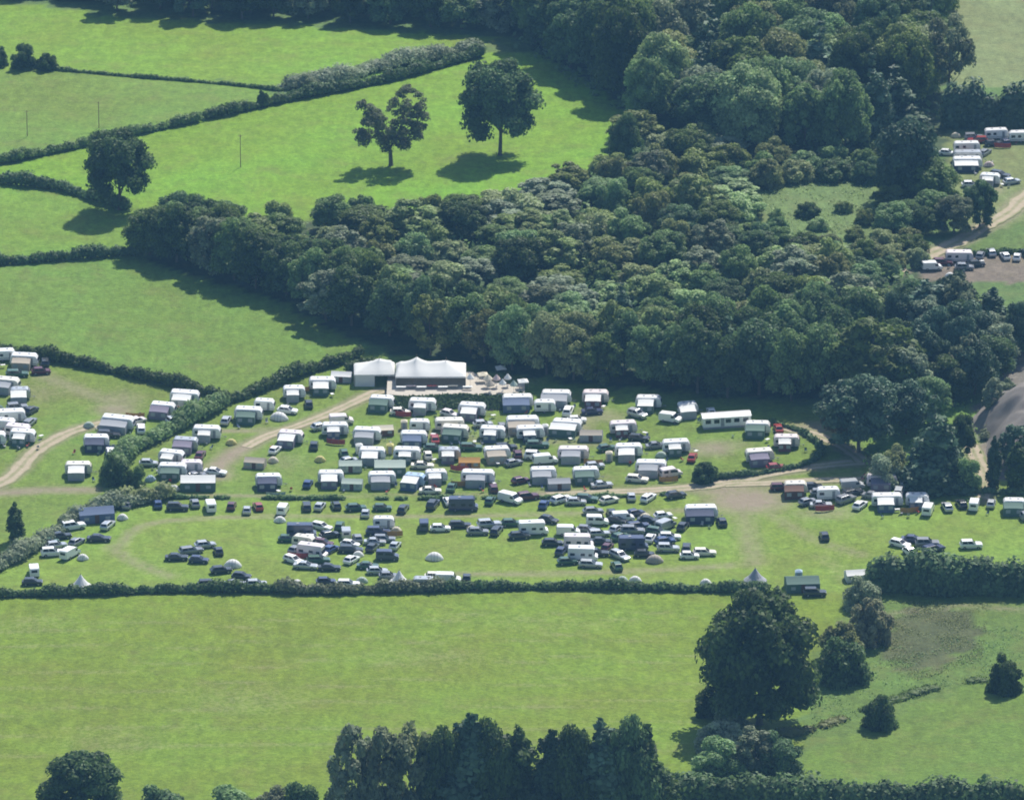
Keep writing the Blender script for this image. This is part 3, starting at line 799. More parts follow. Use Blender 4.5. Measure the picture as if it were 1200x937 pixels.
# scrubby middle of the wood
fill([(190, 280), (330, 268), (450, 258), (560, 246), (650, 222), (728, 190), (745, 166), (860, 184), (868, 215), (880, 288), (960, 308), (1030, 326), (1052, 362), (1050, 385), (1000, 405), (800, 425), (640, 412), (560, 392), (440, 365), (260, 292)], 8.0,
     [('bush', 'mid', 'low mid green tree in the scrubby wood', 2.4), ('bush', 'light', 'low pale green tree in the scrubby wood', 3), ('round', 'mid', 'round green tree in the scrubby wood', 2.2), ('round', 'dark', 'dark round tree in the scrubby wood', 1.2),
      ('feathery', 'grey', 'grey feathery willow in the scrubby wood', 1.5), ('feathery', 'light', 'pale feathery willow in the scrubby wood', 1.5), ('bush', 'olive', 'olive brown bush in the scrubby wood', 2.4), ('cone', 'pine', 'small conifer in the scrubby wood', .35)], (5.0, 10.5), (8.5, 14), 'scrub wood trees', 4, n=220, places=[(330, 'towards the pasture corner'), (440, 'below the forked oak'), (540, 'between forked oak and marquee'), (640, 'below the oak with the shadow'), (740, 'below the pasture tip'), (850, 'beside the glade'), (950, 'below the glade'), (9999, 'towards the stone track')])
# tall trees behind, at the head of the bright pasture
fill([(604, 40), (640, 66), (736, 120), (740, 100), (690, 50), (690, 0), (600, 0)], 6.5,
     [('round', 'dark', 'tall dark tree in the wood flank shading the bright pasture', 3), ('oak', 'mid', 'tall green oak in the wood flank shading the bright pasture', 1)], (19, 25), (12, 16), 'wood flank trees', 5, places=[(650, 'nearest the rounded oak'), (700, 'midway'), (9999, 'at the pasture tip')])
fill([(690, -5), (740, 90), (750, 150), (830, 168), (960, 182), (1040, 176), (1080, 120), (1096, 60), (1100, -50), (690, -50)], 9.6,
     [('round', 'mid', 'green crowned tree in the tall upper wood', 2.6), ('oak', 'mid', 'spreading green oak in the tall upper wood', 2.4), ('oak', 'dark', 'spreading dark oak in the tall upper wood', 1.2), ('fulloak', 'light', 'pale leaved spreading oak in the tall upper wood', 1.5), ('cone', 'pine', 'dark pointed conifer in the tall upper wood', 1.4), ('round', 'grey', 'grey green tree in the tall upper wood', 1), ('round', 'olive', 'olive crowned tree in the tall upper wood', .7)], (14, 24), (12, 19), 'upper wood trees', 6, n=140, places=[(780, 'near the shaded flank'), (860, 'in its middle'), (960, 'above the glade'), (9999, 'towards the pale far field')])
fill([(-30, -5), (130, 3), (135, -30), (-30, -30)], 7, [('round', 'dark', 'dark tree in the far belt above the upper pasture corner', 3), ('round', 'grey', 'grey green tree in the far belt above the upper pasture corner', 1)], (7, 10), (9, 12), 'far belt trees', 7)
fill([(128, 12), (230, 25), (330, 28), (420, 28), (500, 33), (598, 46), (600, -35), (130, -30)], 7.5, [('round', 'dark', 'dark tree in the far belt along the top pasture', 4), ('round', 'pine', 'blue green tree in the far belt along the top pasture', 2), ('round', 'mid', 'green tree in the far belt along the top pasture', 1), ('feathery', 'grey', 'grey tree in the far belt along the top pasture', 1)], (12, 16), (10, 14), 'far belt trees', 8, n=60, places=[(280, 'towards the pasture corner'), (440, 'midway'), (9999, 'towards the upper wood')])
# dark trees on the other side, between stone track and bare ground
fill([(1050, 372), (1090, 378), (1130, 388), (1215, 392), (1215, 412), (1185, 424), (1160, 448), (1140, 470), (1060, 480), (1035, 430)], 7.2,
     [('round', 'pine', 'dark bluish tree in the grove', 3), ('round', 'dark', 'dark tree in the grove', 2), ('feathery', 'grey', 'grey tree in the grove', 1.6), ('poplar', 'pine', 'slim dark tree in the grove', 1)], (10, 15), (8, 12), 'grove trees', 9, n=60, places=[(1100, 'between stone track and camp wood'), (9999, 'between stone track and bare ground')])
fill([(880, 190), (960, 195), (1040, 190), (1030, 215), (960, 215), (900, 225)], 8, [('bush', 'mid', 'green bush in the glade edge of the wood', 2), ('bush', 'dark', 'dark bush in the glade edge of the wood', 2), ('bush', 'olive', 'olive bush in the glade edge of the wood', 1)], (5, 9), (7, 12), 'glade edge bushes', 10)
fill([(882, 290), (960, 308), (1030, 326), (1075, 312), (1064, 284), (1000, 292), (930, 280), (888, 272)], 5.6, [('bush', 'mid', 'green bush along the near side of the glade', 2), ('bush', 'olive', 'olive bush along the near side of the glade', 1), ('bush', 'dark', 'dark bush along the near side of the glade', 1.4)], (4, 6.5), (6, 9), 'glade near side bushes', 12)
fill([(1032, 215), (1082, 222), (1096, 296), (1052, 292), (1040, 262)], 6.5, [('round', 'mid', 'green tree between glade and stone track', 2), ('round', 'dark', 'dark tree between glade and stone track', 1.5), ('feathery', 'grey', 'grey tree between glade and stone track', 1)], (6, 9.5), (7, 10), 'glade side trees', 13)
fill([(870, 245), (1060, 250), (1070, 300), (880, 290)], 9, [('bush', 'dark', 'dark bush in the sunny glade', 2), ('bush', 'light', 'pale bush in the sunny glade', 2)], (2.5, 4.5), (4, 7), 'glade bushes', 11, n=8)


# ================================================================ VEHICLES, TENTS
PAINT = {
    'white': mat('paint_white', (.80, .80, .79), .35, vary=.04), 'cream': mat('paint_cream', (.74, .70, .60), .4, vary=.05),
    'silver': mat('paint_silver', (.50, .52, .54), .3, .4, vary=.05), 'grey': mat('paint_grey', (.25, .26, .28), .3, .2, vary=.08),
    'black': mat('paint_black', (.042, .045, .05), .25, vary=.1), 'blue': mat('paint_blue', (.035, .065, .18), .28, vary=.1),
    'navy': mat('paint_navy', (.042, .052, .11), .28, vary=.1), 'red': mat('paint_red', (.30, .03, .025), .3, vary=.1),
    'maroon': mat('paint_maroon', (.10, .018, .03), .3, vary=.1), 'green': mat('paint_green', (.04, .105, .065), .35, vary=.1),
    'pink': mat('paint_pinkish', (.74, .66, .66), .4, vary=.05), 'sky': mat('paint_pale_blue', (.36, .50, .66), .4, vary=.05),
}
CLOTH = {
    'white': mat('canvas_white', (.78, .78, .75), .85, vary=.06, scale=1.5, transl=.18), 'cream': mat('canvas_cream', (.68, .62, .48), .85, vary=.08, transl=.15),
    'grey': mat('canvas_grey', (.34, .355, .38), .85, vary=.1, transl=.1), 'green': mat('canvas_green', (.10, .165, .135), .85, vary=.12, transl=.1),
    'pale': mat('canvas_pale_green', (.42, .50, .43), .85, vary=.08, transl=.15), 'blue': mat('canvas_blue', (.11, .15, .24), .85, vary=.12, transl=.1),
    'orange': mat('canvas_orange', (.46, .25, .07), .85, vary=.1, transl=.15), 'brown': mat('canvas_brown', (.13, .07, .05), .85, vary=.1, transl=.1),
    'yellow': mat('canvas_yellow', (.60, .54, .20), .85, vary=.1, transl=.15), 'purple': mat('canvas_purple', (.20, .18, .24), .85, vary=.1, transl=.1),
    'red': mat('canvas_red', (.40, .07, .06), .85, vary=.1, transl=.1), 'sand': mat('canvas_sand', (.42, .37, .30), .85, vary=.1, transl=.12),
}
M_GLASS = mat('dark_glass', (.018, .022, .028), .12, vary=.2, spec=.5)
M_TYRE = mat('tyre_rubber', (.022, .022, .022), .9)
M_STEEL = mat('galvanised_steel', (.36, .37, .38), .45, .7)
M_TRIM = mat('grey_trim', (.28, .29, .31), .5)
M_LAMP = mat('lamp_lens', (.62, .62, .58), .15)
M_WOOD = mat('weathered_wood', (.22, .16, .11), .85, vary=.25, scale=8)
M_NETTING = mat('clear_plastic_pane', (.30, .33, .36), .2, vary=.1)

def wheel_mesh(r, wd):
    mb = MB(); n = 14
    mb.tube([(0, -wd / 2, 0), (0, wd / 2, 0)], r, n)
    return mb.mesh('wheel', M_TYRE)
def rim_mesh(r, wd):
    return MB().tube([(0, -wd / 2 - .015, 0), (0, wd / 2 + .015, 0)], r * .6, 10).mesh('rim', M_STEEL)

# a model is a list of (part name, mesh, material slot key, location, sub-parts)
def add_wheels(parts, xs, y, r, wd):
    wm, rm = wheel_mesh(r, wd), rim_mesh(r, wd)
    for x in xs:
        for s in (-1, 1): parts.append(('wheel', wm, None, (x, s * y, r - .02), [('rim', rm)]))

def car(L, W, H, rear, roof0, roof1, screen, belt, hood, tail):
    """x forward. rear: x of back glass foot, roof0/roof1: roof ends, screen: windscreen foot; hood, tail: heights"""
    parts = []; mb = MB(); hw = W / 2; f, b = L / 2, -L / 2
    def ring(x, zl, zh, w_):
        zm = zl + (zh - zl) * .55
        return [(x, -w_ * .9, zl), (x, w_ * .9, zl), (x, w_, zm), (x, w_ * .985, zh - .08), (x, w_ * .90, zh), (x, -w_ * .90, zh), (x, -w_ * .985, zh - .08), (x, -w_, zm)]
    mb.prism([ring(b, .42, tail - .12, hw * .84), ring(b + .12, .26, tail, hw * .95), ring(rear, .22, belt, hw), ring(0, .20, belt, hw), ring(screen, .22, belt - .02, hw),
              ring(f - .35, .24, hood, hw * .96), ring(f - .05, .3, hood - .16, hw * .84), ring(f, .38, hood - .28, hw * .76)])
    wt, wb = hw * .76, hw * .90
    def cab(x, z, w_): return [(x, -w_, z), (x, w_, z)]
    lo = belt - .03
    A = [(rear, -wb, lo), (rear, wb, lo), (screen, wb, lo), (screen, -wb, lo)]
    B = [(roof0, -wt, H - .04), (roof0, wt, H - .04), (roof1, wt, H - .04), (roof1, -wt, H - .04)]
    C_ = [(roof0 + .12, -wt * .88, H), (roof0 + .12, wt * .88, H), (roof1 - .12, wt * .88, H), (roof1 - .12, -wt * .88, H)]
    mb.prism([A, B, C_])
    parts.append(('body', mb.mesh('body', PAINT['white']), 'paint', (0, 0, 0), ()))
    def lerp(p, q, t): return tuple(a + (c - a) * t for a, c in zip(p, q))
    def quad_panel(a, b_, c, d, i0, i1, j0, j1):
        # a,b bottom; d,c top
        g = lambda u, v: lerp(lerp(a, b_, u), lerp(d, c, u), v)
        return [g(i0, j0), g(i1, j0), g(i1, j1), g(i0, j1)]
    wsc = MB().panel(quad_panel(A[2], A[3], B[3], B[2], .07, .93, .08, .95)[::-1], .03, .02)
    parts.append(('windscreen', wsc.mesh('windscreen', M_GLASS), None, (0, 0, 0), ()))
    rw = MB().panel(quad_panel(A[0], A[1], B[1], B[0], .1, .9, .2, .92)[::-1], .03, .02)
    parts.append(('rear_window', rw.mesh('rear_window', M_GLASS), None, (0, 0, 0), ()))
    for s in (0, 1):
        a, b_, c, d = (A[0], A[3], B[3], B[0]) if s == 0 else (A[2], A[1], B[1], B[2])
        for u0, u1 in ((.10, .48), (.52, .90)):
            q = quad_panel(a, b_, c, d, u0, u1, .12, .9)
            parts.append(('side_window', MB().panel(q, .03, .02).mesh('side_window', M_GLASS), None, (0, 0, 0), ()))
    lm = MB().box(-.05, .04, -.17, .17, -.07, .07).mesh('headlight', M_LAMP)
    for s in (-1, 1): parts.append(('headlight', lm, None, (f - .09, s * hw * .66, hood - .2), ()))
    add_wheels(parts, (L * .30, -L * .30), hw - .09, .32, .21)
    return parts

def rounded(mb, prof, hw, bev=.10):
    """side profile (x,z) swept across y with rounded shoulders"""
    cx = sum(p[0] for p in prof) / len(prof); cz = sum(p[1] for p in prof) / len(prof)
    ins = [(x + (cx - x) * bev / max(.6, abs(cx - x) + .3), z + (cz - z) * bev / max(.6, abs(cz - z) + .3)) for x, z in prof]
    mb.prism([[(x, -hw, z) for x, z in ins], [(x, -hw + bev, z) for x, z in prof], [(x, hw - bev, z) for x, z in prof], [(x, hw, z) for x, z in ins]])
    return mb

def caravan(L, W=2.3, H=2.68, axles=1):
    parts = []; f = L / 2; hw = W / 2
    prof = [(-f + .12, .42), (-f, .95), (-f + .02, 1.7), (-f + .14, 2.25), (-f + .42, H - .1), (-f + .8, H), (f - 1.0, H), (f - .62, H - .10), (f - .22, 2.05), (f, 1.35), (f - .02, .85), (f - .16, .42)]
    parts.append(('body', rounded(MB(), prof, hw).mesh('body', PAINT['white']), 'paint', (0, 0, 0), ()))
    def win(name, x0, x1, z0, z1, y, m=M_GLASS):
        s = 1 if y > 0 else -1
        parts.append((name, MB().box(x0, x1, min(y, y + s * .03), max(y, y + s * .03), z0, z1).mesh(name, m), None, (0, 0, 0), ()))
    n = 3 if L > 5.6 else 2
    for s in (-1, 1):
        for i in range(n):
            x0 = -f + .55 + i * (L - 1.2) / n
            wd = .95 if i != 1 else .75
            if s == -1 and i == n - 1: continue
            win('window', x0, x0 + wd, 1.35, 1.98, s * (hw - .005))
    win('door', f - 1.75, f - 1.15, .5, 2.2, -(hw - .005), M_TRIM)
    for s in (-1, 1): win('trim_band', -f + .15, f - .25, .78, .90, s * (hw - .002), M_TRIM)
    fw = MB().panel([(f + .0, -.85, 1.42), (f + .0, .85, 1.42), (f - .20, .85, 2.0), (f - .20, -.85, 2.0)], .05, .05)
    parts.append(('front_window', fw.mesh('front_window', M_GLASS), None, (0, 0, 0), ()))
    rw = MB().box(-f - .03, -f + .03, -.75, .75, 1.3, 1.95)
    parts.append(('rear_window', rw.mesh('rear_window', M_GLASS), None, (0, 0, 0), ()))
    hm = MB().box(-.26, .26, -.26, .26, 0, .09).mesh('roof_hatch', M_TRIM)
    for x in (-L * .18, L * .16): parts.append(('roof_hatch', hm, None, (x, .2, H - .01), ()))
    db = MB().tube([(f - .3, -.7, .42), (f + 1.15, 0, .44)], .045, 5).tube([(f - .3, .7, .42), (f + 1.15, 0, .44)], .045, 5).tube([(f + .8, 0, 0), (f + .8, 0, .6)], .04, 5)
    parts.append(('drawbar', db.mesh('drawbar', M_STEEL), None, (0, 0, 0), ()))
    add_wheels(parts, (-.2,) if axles == 1 else (-.6, .15), hw - .12, .32, .2)
    return parts

def van(L, W, H, camper=False, over=False):
    parts = []; f = L / 2; hw = W / 2
    if over: prof = [(-f, .4), (-f, 1.5), (-f + .05, H - .2), (-f + .25, H), (f - 1.1, H), (f - .75, H - .25), (f - .85, 1.95), (f - .95, 1.85), (f - .62, 1.2), (f - .1, 1.0), (f, .6), (f - .05, .35)]
    else: prof = [(-f, .4), (-f, 1.2), (-f + .08, H - .12), (-f + .25, H), (f - 1.9, H), (f - 1.55, H - .12), (f - .95, 1.25), (f - .2, 1.02), (f, .75), (f - .03, .35)]
    parts.append(('body', rounded(MB(), prof, hw, .09).mesh('body', PAINT['white']), 'paint', (0, 0, 0), ()))
    def win(name, x0, x1, z0, z1, s, m=M_GLASS):
        y = s * (hw - .004)
        parts.append((name, MB().box(x0, x1, min(y, y + s * .025), max(y, y + s * .025), z0, z1).mesh(name, m), None, (0, 0, 0), ()))
    for s in (-1, 1):
        win('side_window', f - 2.0, f - 1.25, 1.25, 1.75 if not over else 1.75, s)
        if camper or over:
            win('side_window', -f + .5, -f + 1.5, 1.3, 1.85, s); win('side_window', -.45, .45, 1.3, 1.85, s)
    if over: a = [(f - .66, -hw * .85, 1.24), (f - .66, hw * .85, 1.24), (f - .92, hw * .85, 1.80), (f - .92, -hw * .85, 1.80)]
    else: a = [(f - .98, -hw * .85, 1.30), (f - .98, hw * .85, 1.30), (f - 1.5, hw * .82, H - .2), (f - 1.5, -hw * .82, H - .2)]
    parts.append(('windscreen', MB().panel(a, .05, .05).mesh('windscreen', M_GLASS), None, (0, 0, 0), ()))
    parts.append(('rear_window', MB().box(-f - .025, -f + .03, -.6, .6, 1.25, 1.75).mesh('rear_window', M_GLASS), None, (0, 0, 0), ()))
    lm = MB().box(-.05, .05, -.17, .17, -.1, .1).mesh('headlight', M_LAMP)
    for s in (-1, 1): parts.append(('headlight', lm, None, (f - .05, s * hw * .7, .82), ()))
    if over:
        hm = MB().box(-.3, .3, -.3, .3, 0, .1).mesh('roof_hatch', M_TRIM)
        parts.append(('roof_hatch', hm, None, (-.8, 0, H - .01), ()))
    add_wheels(parts, (L * .30, -L * .27), hw - .1, .34, .22)
    return parts

def static_caravan():
    parts = []; f, hw, H = 5.4, 1.75, 3.05
    mb = MB()
    prof = [(-hw, .45), (-hw, 2.6), (0, H), (hw, 2.6), (hw, .45)]
    mb.prism([[(x, y, z) for y, z in prof] for x in (-f, f)])
    parts.append(('body', mb.mesh('body', PAINT['cream']), 'paint', (0, 0, 0), ()))
    for s in (-1, 1):
        pts = [(-f - .12, s * (hw + .16), 2.62), (f + .12, s * (hw + .16), 2.62), (f + .12, -s * .01, H + .06), (-f - .12, -s * .01, H + .06)]
        parts.append(('roof_panel', MB().panel(pts if s < 0 else pts[::-1], .05, .04).mesh('roof_panel', PAINT['white']), None, (0, 0, 0), ()))
    wm = MB().box(-.6, .6, -.02, .02, -.45, .45).mesh('window', M_GLASS)
    for s in (-1, 1):
        for x in (-4.2, -2.3, .3, 2.2, 4.2): parts.append(('window', wm, None, (x, s * (hw + .015), 1.75), ()))
    parts.append(('door', MB().box(-.4, .4, -.025, .025, 0, 1.9).mesh('door', M_TRIM), None, (-1.0, -(hw + .015), .55), ()))
    parts.append(('skirt', MB().box(-f + .1, f - .1, -hw + .1, hw - .1, -.2, .44).mesh('skirt', M_TRIM), None, (0, 0, 0), ()))
    return parts

def awning(L=4.2, D=2.5):
    """lean-to canvas room; the tall edge (y=0) stands against a caravan, the low edge faces -y"""
    parts = []; h1, h0 = 2.35, 1.85; a = L / 2
    rings = []
    for i in range(5):
        t = i / 4; y = -D * t; z = h1 + (h0 - h1) * t - .10 * math.sin(math.pi * t)
        rings.append([(-a, y, z), (-a * .4, y, z + .07), (a * .4, y, z + .07), (a, y, z), (a, y, z - .05), (-a, y, z - .05)])
    parts.append(('canopy', MB().prism(rings).mesh('canopy', CLOTH['white']), 'cloth2', (0, 0, 0), ()))
    parts.append(('front_wall', MB().box(-a, a, -D - .0, -D + .04, 0, h0 - .05).mesh('front_wall', CLOTH['grey']), 'cloth', (0, 0, 0), ()))
    for s in (-1, 1):
        x = s * a
        mb = MB(); x0, x1 = (x - .04, x) if s > 0 else (x, x + .04)
        mb.prism([[(x0, -.02, 0), (x0, -D + .04, 0), (x0, -D + .04, h0 - .06), (x0, -.02, h1 - .06)], [(x1, -.02, 0), (x1, -D + .04, 0), (x1, -D + .04, h0 - .06), (x1, -.02, h1 - .06)]])
        parts.append(('side_wall', mb.mesh('side_wall', CLOTH['grey']), 'cloth', (0, 0, 0), ()))
    wm = MB().box(-.5, .5, -.025, .0, -.4, .4).mesh('window', M_NETTING)
    for x in (-a * .55, a * .55): parts.append(('window', wm, None, (x, -D - .002, 1.15), ()))
    parts.append(('door', MB().box(-.35, .35, -.03, 0, 0, 1.7).mesh('door', CLOTH['grey']), 'cloth', (0, -D - .002, .02), ()))
    return parts

def dome_tent(L=4.0, W=2.6, H=1.7):
    parts = []; mb = MB(); rings = []; n = 12
    for i in range(7):
        t = i / 6; x = -L / 2 + L * t
        k = max(.06, math.sin(math.pi * (t * .94 + .03)) ** .6)
        rings.append([(x, -W / 2 * k * math.cos(math.pi * j / n) * (1 if True else 1), H * k * math.sin(math.pi * j / n) ** .8) for j in range(n + 1)])
    mb.prism(rings)
    parts.append(('flysheet', mb.mesh('flysheet', CLOTH['grey'], True), 'cloth', (0, 0, 0), ()))
    pl = MB()
    for i in (2, 3, 4):
        t = i / 6; x = -L / 2 + L * t; k = math.sin(math.pi * (t * .94 + .03)) ** .6
        parts.append(('tent_pole', MB().tube([(x, -W / 2 * k * 1.02 * math.cos(math.pi * j / n), H * k * 1.02 * math.sin(math.pi * j / n) ** .8) for j in range(n + 1)], .035, 4).mesh('tent_pole', M_TRIM), None, (0, 0, 0), ()))
    parts.append(('door', MB().panel([(-.5, -W / 2 * .98, .12), (.5, -W / 2 * .98, .12), (.4, -W / 2 * .72, 1.12), (-.4, -W / 2 * .72, 1.12)], .03, .05).mesh('door', CLOTH['grey']), 'cloth2', (0, 0, 0), ()))
    return parts

def frame_tent(L=4.8, W=3.2, H=2.2):
    parts = []; a, b = L / 2, W / 2; e = H * .68
    for s in (-1, 1):
        rr = []
        for i in range(4):
            t = i / 3; rr.append([(-a, s * b * (1 - t), e + (H - e) * t - .08 * math.sin(3.14 * t)), (a, s * b * (1 - t), e + (H - e) * t - .08 * math.sin(3.14 * t)),
                                  (a, s * b * (1 - t), e + (H - e) * t - .06 - .08 * math.sin(3.14 * t)), (-a, s * b * (1 - t), e + (H - e) * t - .06 - .08 * math.sin(3.14 * t))])
        parts.append(('roof_panel', MB().prism(rr).mesh('roof_panel', CLOTH['cream']), 'cloth2', (0, 0, 0), ()))
        parts.append(('side_wall', MB().box(-a, a, s * b - .03, s * b + .03, 0, e).mesh('side_wall', CLOTH['grey']), 'cloth', (0, 0, 0), ()))
        x = s * a
        mb = MB().prism([[(q, -b + .04, 0), (q, b - .04, 0), (q, b - .04, e - .04), (q, 0, H - .1), (q, -b + .04, e - .04)] for q in (x - .03, x + .03)])
        parts.append(('gable_wall', mb.mesh('gable_wall', CLOTH['grey']), 'cloth', (0, 0, 0), ()))
    wm = MB().box(-.5, .5, -.025, .0, -.35, .35).mesh('window', M_NETTING)
    for x in (-a * .6, a * .6): parts.append(('window', wm, None, (x, -b - .032, 1.05), ()))
    parts.append(('door', MB().box(-.45, .45, -.03, 0, 0, e - .1).mesh('door', CLOTH['brown']), None, (0, -b - .032, .02), ()))
    return parts

def bell_tent(r=2.4, H=3.2):
    parts = []; n = 12; mb = MB()
    rings = [[(r * q * math.cos(6.28318 * j / n), r * q * math.sin(6.28318 * j / n), z) for j in range(n)] for q, z in ((1, 0), (1.0, .55), (.62, H * .40), (.30, H * .70), (.03, H))]
    parts.append(('canvas', mb.prism(rings).mesh('canvas', CLOTH['grey']), 'cloth', (0, 0, 0), ()))
    parts.append(('pole', MB().tube([(0, 0, 0), (0, 0, H + .25)], .06, 6).mesh('pole', M_WOOD), None, (0, 0, 0), ()))
    parts.append(('door', MB().panel([(-.5, -r * .99, .05), (.5, -r * .99, .05), (.18, -r * .62, 1.35), (-.18, -r * .62, 1.35)], .03, .09).mesh('door', CLOTH['grey']), 'cloth2', (0, 0, 0), ()))
    return parts

def gazebo(a=1.5, H=2.7):
    parts = []; e = 2.05
    rings = [[(s * a * 1.05, t * a * 1.05, e - .22) for s, t in ((-1, -1), (1, -1), (1, 1), (-1, 1))], [(s * a * 1.05, t * a * 1.05, e) for s, t in ((-1, -1), (1, -1), (1, 1), (-1, 1))],
             [(s * a * .5, t * a * .5, e + (H - e) * .45) for s, t in ((-1, -1), (1, -1), (1, 1), (-1, 1))], [(s * .05, t * .05, H) for s, t in ((-1, -1), (1, -1), (1, 1), (-1, 1))]]
    parts.append(('canopy', MB().prism(rings).mesh('canopy', CLOTH['white']), 'cloth', (0, 0, 0), ()))
    lg = MB().tube([(0, 0, 0), (0, 0, e)], .04, 6).mesh('leg', M_STEEL)
    for s, t in ((-1, -1), (1, -1), (1, 1), (-1, 1)): parts.append(('leg', lg, None, (s * a * .96, t * a * .96, 0), ()))
    return parts

def toilet_tent():
    parts = []; a = .75; H = 2.1
    sq = ((-1, -1), (1, -1), (1, 1), (-1, 1))
    parts.append(('wall', MB().prism([[(s * a, t * a, z) for s, t in sq] for z in (0, 1.0, 1.85)]).mesh('wall', CLOTH['pale']), 'cloth', (0, 0, 0), ()))
    parts.append(('roof', MB().prism([[(s * a * q, t * a * q, z) for s, t in sq] for q, z in ((1.04, 1.84), (.6, 2.1), (.08, 2.3))]).mesh('roof', CLOTH['pale']), 'cloth', (0, 0, 0), ()))
    parts.append(('door', MB().box(-.35, .35, -.03, 0, .05, 1.7).mesh('door', CLOTH['grey']), None, (0, -a - .002, 0), ()))
    return parts

def parasol():
    parts = []; n = 8; r = 1.25
    rings = [[(r * q * math.cos(6.28318 * j / n), r * q * math.sin(6.28318 * j / n), z) for j in range(n)] for q, z in ((.98, 1.75), (1, 1.95), (.5, 2.5), (.04, 3.0))]
    parts.append(('canopy', MB().prism(rings).mesh('canopy', CLOTH['white']), 'cloth', (0, 0, 0), ()))
    parts.append(('pole', MB().tube([(0, 0, .05), (0, 0, 2.7)], .035, 6).mesh('pole', M_WOOD), None, (0, 0, 0), ()))
    parts.append(('base', MB().tube([(0, 0, 0), (0, 0, .1)], .35, 10).mesh('base', M_TRIM), None, (0, 0, 0), ()))
    return parts

def trailer_tent():
    parts = car(3.6, 1.6, 1.35, -1.5, -1.0, .3, .8, .8, .7, .75)
    return parts

MODEL = {
    'hb': (car(4.1, 1.76, 1.50, -1.85, -1.45, .20, 1.0, .92, .88, .95), 1.5, 'parked_car', 'car'),
    'es': (car(4.7, 1.82, 1.52, -2.2, -1.95, .15, 1.0, .93, .88, .95), 1.52, 'parked_car', 'car'),
    'sa': (car(4.6, 1.80, 1.45, -1.75, -1.05, .10, 1.05, .90, .86, .92), 1.45, 'parked_car', 'car'),
    'su': (car(4.7, 1.92, 1.80, -2.2, -2.0, .20, .95, 1.10, 1.05, 1.1), 1.8, 'parked_car', 'car'),
    'vn': (van(5.2, 2.0, 2.15), 2.15, 'parked_van', 'van'),
    'cm': (van(4.9, 1.95, 2.15, True), 2.15, 'camper_van', 'camper van'),
    'mh': (van(6.4, 2.3, 2.95, True, True), 2.95, 'motorhome', 'motorhome'),
    'cv': (caravan(6.1), 2.68, 'caravan', 'caravan'),
    'cs': (caravan(4.9, 2.2, 2.6), 2.6, 'caravan', 'caravan'),
    'cb': (caravan(7.2, 2.4, 2.7, 2), 2.7, 'caravan', 'caravan'),
    'st': (static_caravan(), 3.0, 'static_caravan', 'static caravan'),
    'aw': (awning(), 2.3, 'awning', 'awning'),
    'as': (awning(2.8, 2.0), 2.3, 'awning', 'awning'),
    'am': (awning(3.6, 3.0), 2.3, 'awning', 'awning'),
    'ab': (awning(6.0, 2.8), 2.3, 'awning', 'awning'),
    'dt': (dome_tent(), 1.7, 'dome_tent', 'tent'),
    'ds': (dome_tent(2.6, 1.9, 1.25), 1.25, 'dome_tent', 'tent'),
    'ft': (frame_tent(), 2.2, 'frame_tent', 'tent'),
    'fl': (frame_tent(7.2, 5.0, 2.9), 2.9, 'frame_tent', 'tent'),
    'bt': (bell_tent(), 3.2, 'bell_tent', 'tent'),
    'gz': (gazebo(), 2.7, 'gazebo', 'gazebo'),
    'ut': (toilet_tent(), 2.2, 'toilet_tent', 'tent'),
    'ps': (parasol(), 2.8, 'parasol', 'parasol'),
}
def footprint(parts):
    X, Y = [], []
    for nm, me, key, loc, sub in parts:
        if nm == 'drawbar': continue
        for v in me.vertices: X.append(v.co.x + loc[0]); Y.append(v.co.y + loc[1])
    return min(X), max(X), min(Y), max(Y)
FOOT = {k: footprint(v[0]) for k, v in MODEL.items()}
TAKEN = []
def corners(kind, x, y, rot):
    x0, x1, y0, y1 = FOOT[kind]; c, s = math.cos(R(rot)), math.sin(R(rot)); k = 1.04
    return np.array([(x + k * (a * c - b * s), y + k * (a * s + b * c)) for a, b in ((x0, y0), (x1, y0), (x1, y1), (x0, y1))])
def hits(A):
    ca = A.mean(0)
    for B in TAKEN:
        if np.hypot(*(ca - B.mean(0))) > 13: continue
        sep = False
        for P in (A, B):
            for i in range(4):
                e = P[(i + 1) % 4] - P[i]; n = np.array([-e[1], e[0]])
                a, b = A @ n, B @ n
                if a.max() < b.min() or b.max() < a.min(): sep = True; break
            if sep: break
        if not sep: return True
    return False
SPIRAL = [(0, 0)] + [(r * math.cos(t * .7854), r * 1.6 * math.sin(t * .7854)) for r in (.4, .8, 1.2, 1.6, 2.1, 2.7, 3.4) for t in range(8)]
def settle(shapes, only_back=False):
    """nudge a group of footprints [(kind, x, y, rot)] until it is clear of its neighbours"""
    for dx, dy in SPIRAL:
        if only_back and dy < -.1: continue
        if not any(hits(corners(k, x + dx, y + dy, r)) for k, x, y, r in shapes):
            break
    else: dx = dy = 0
    TAKEN.extend(corners(k, x + dx, y + dy, r) for k, x, y, r in shapes)
    return dx, dy

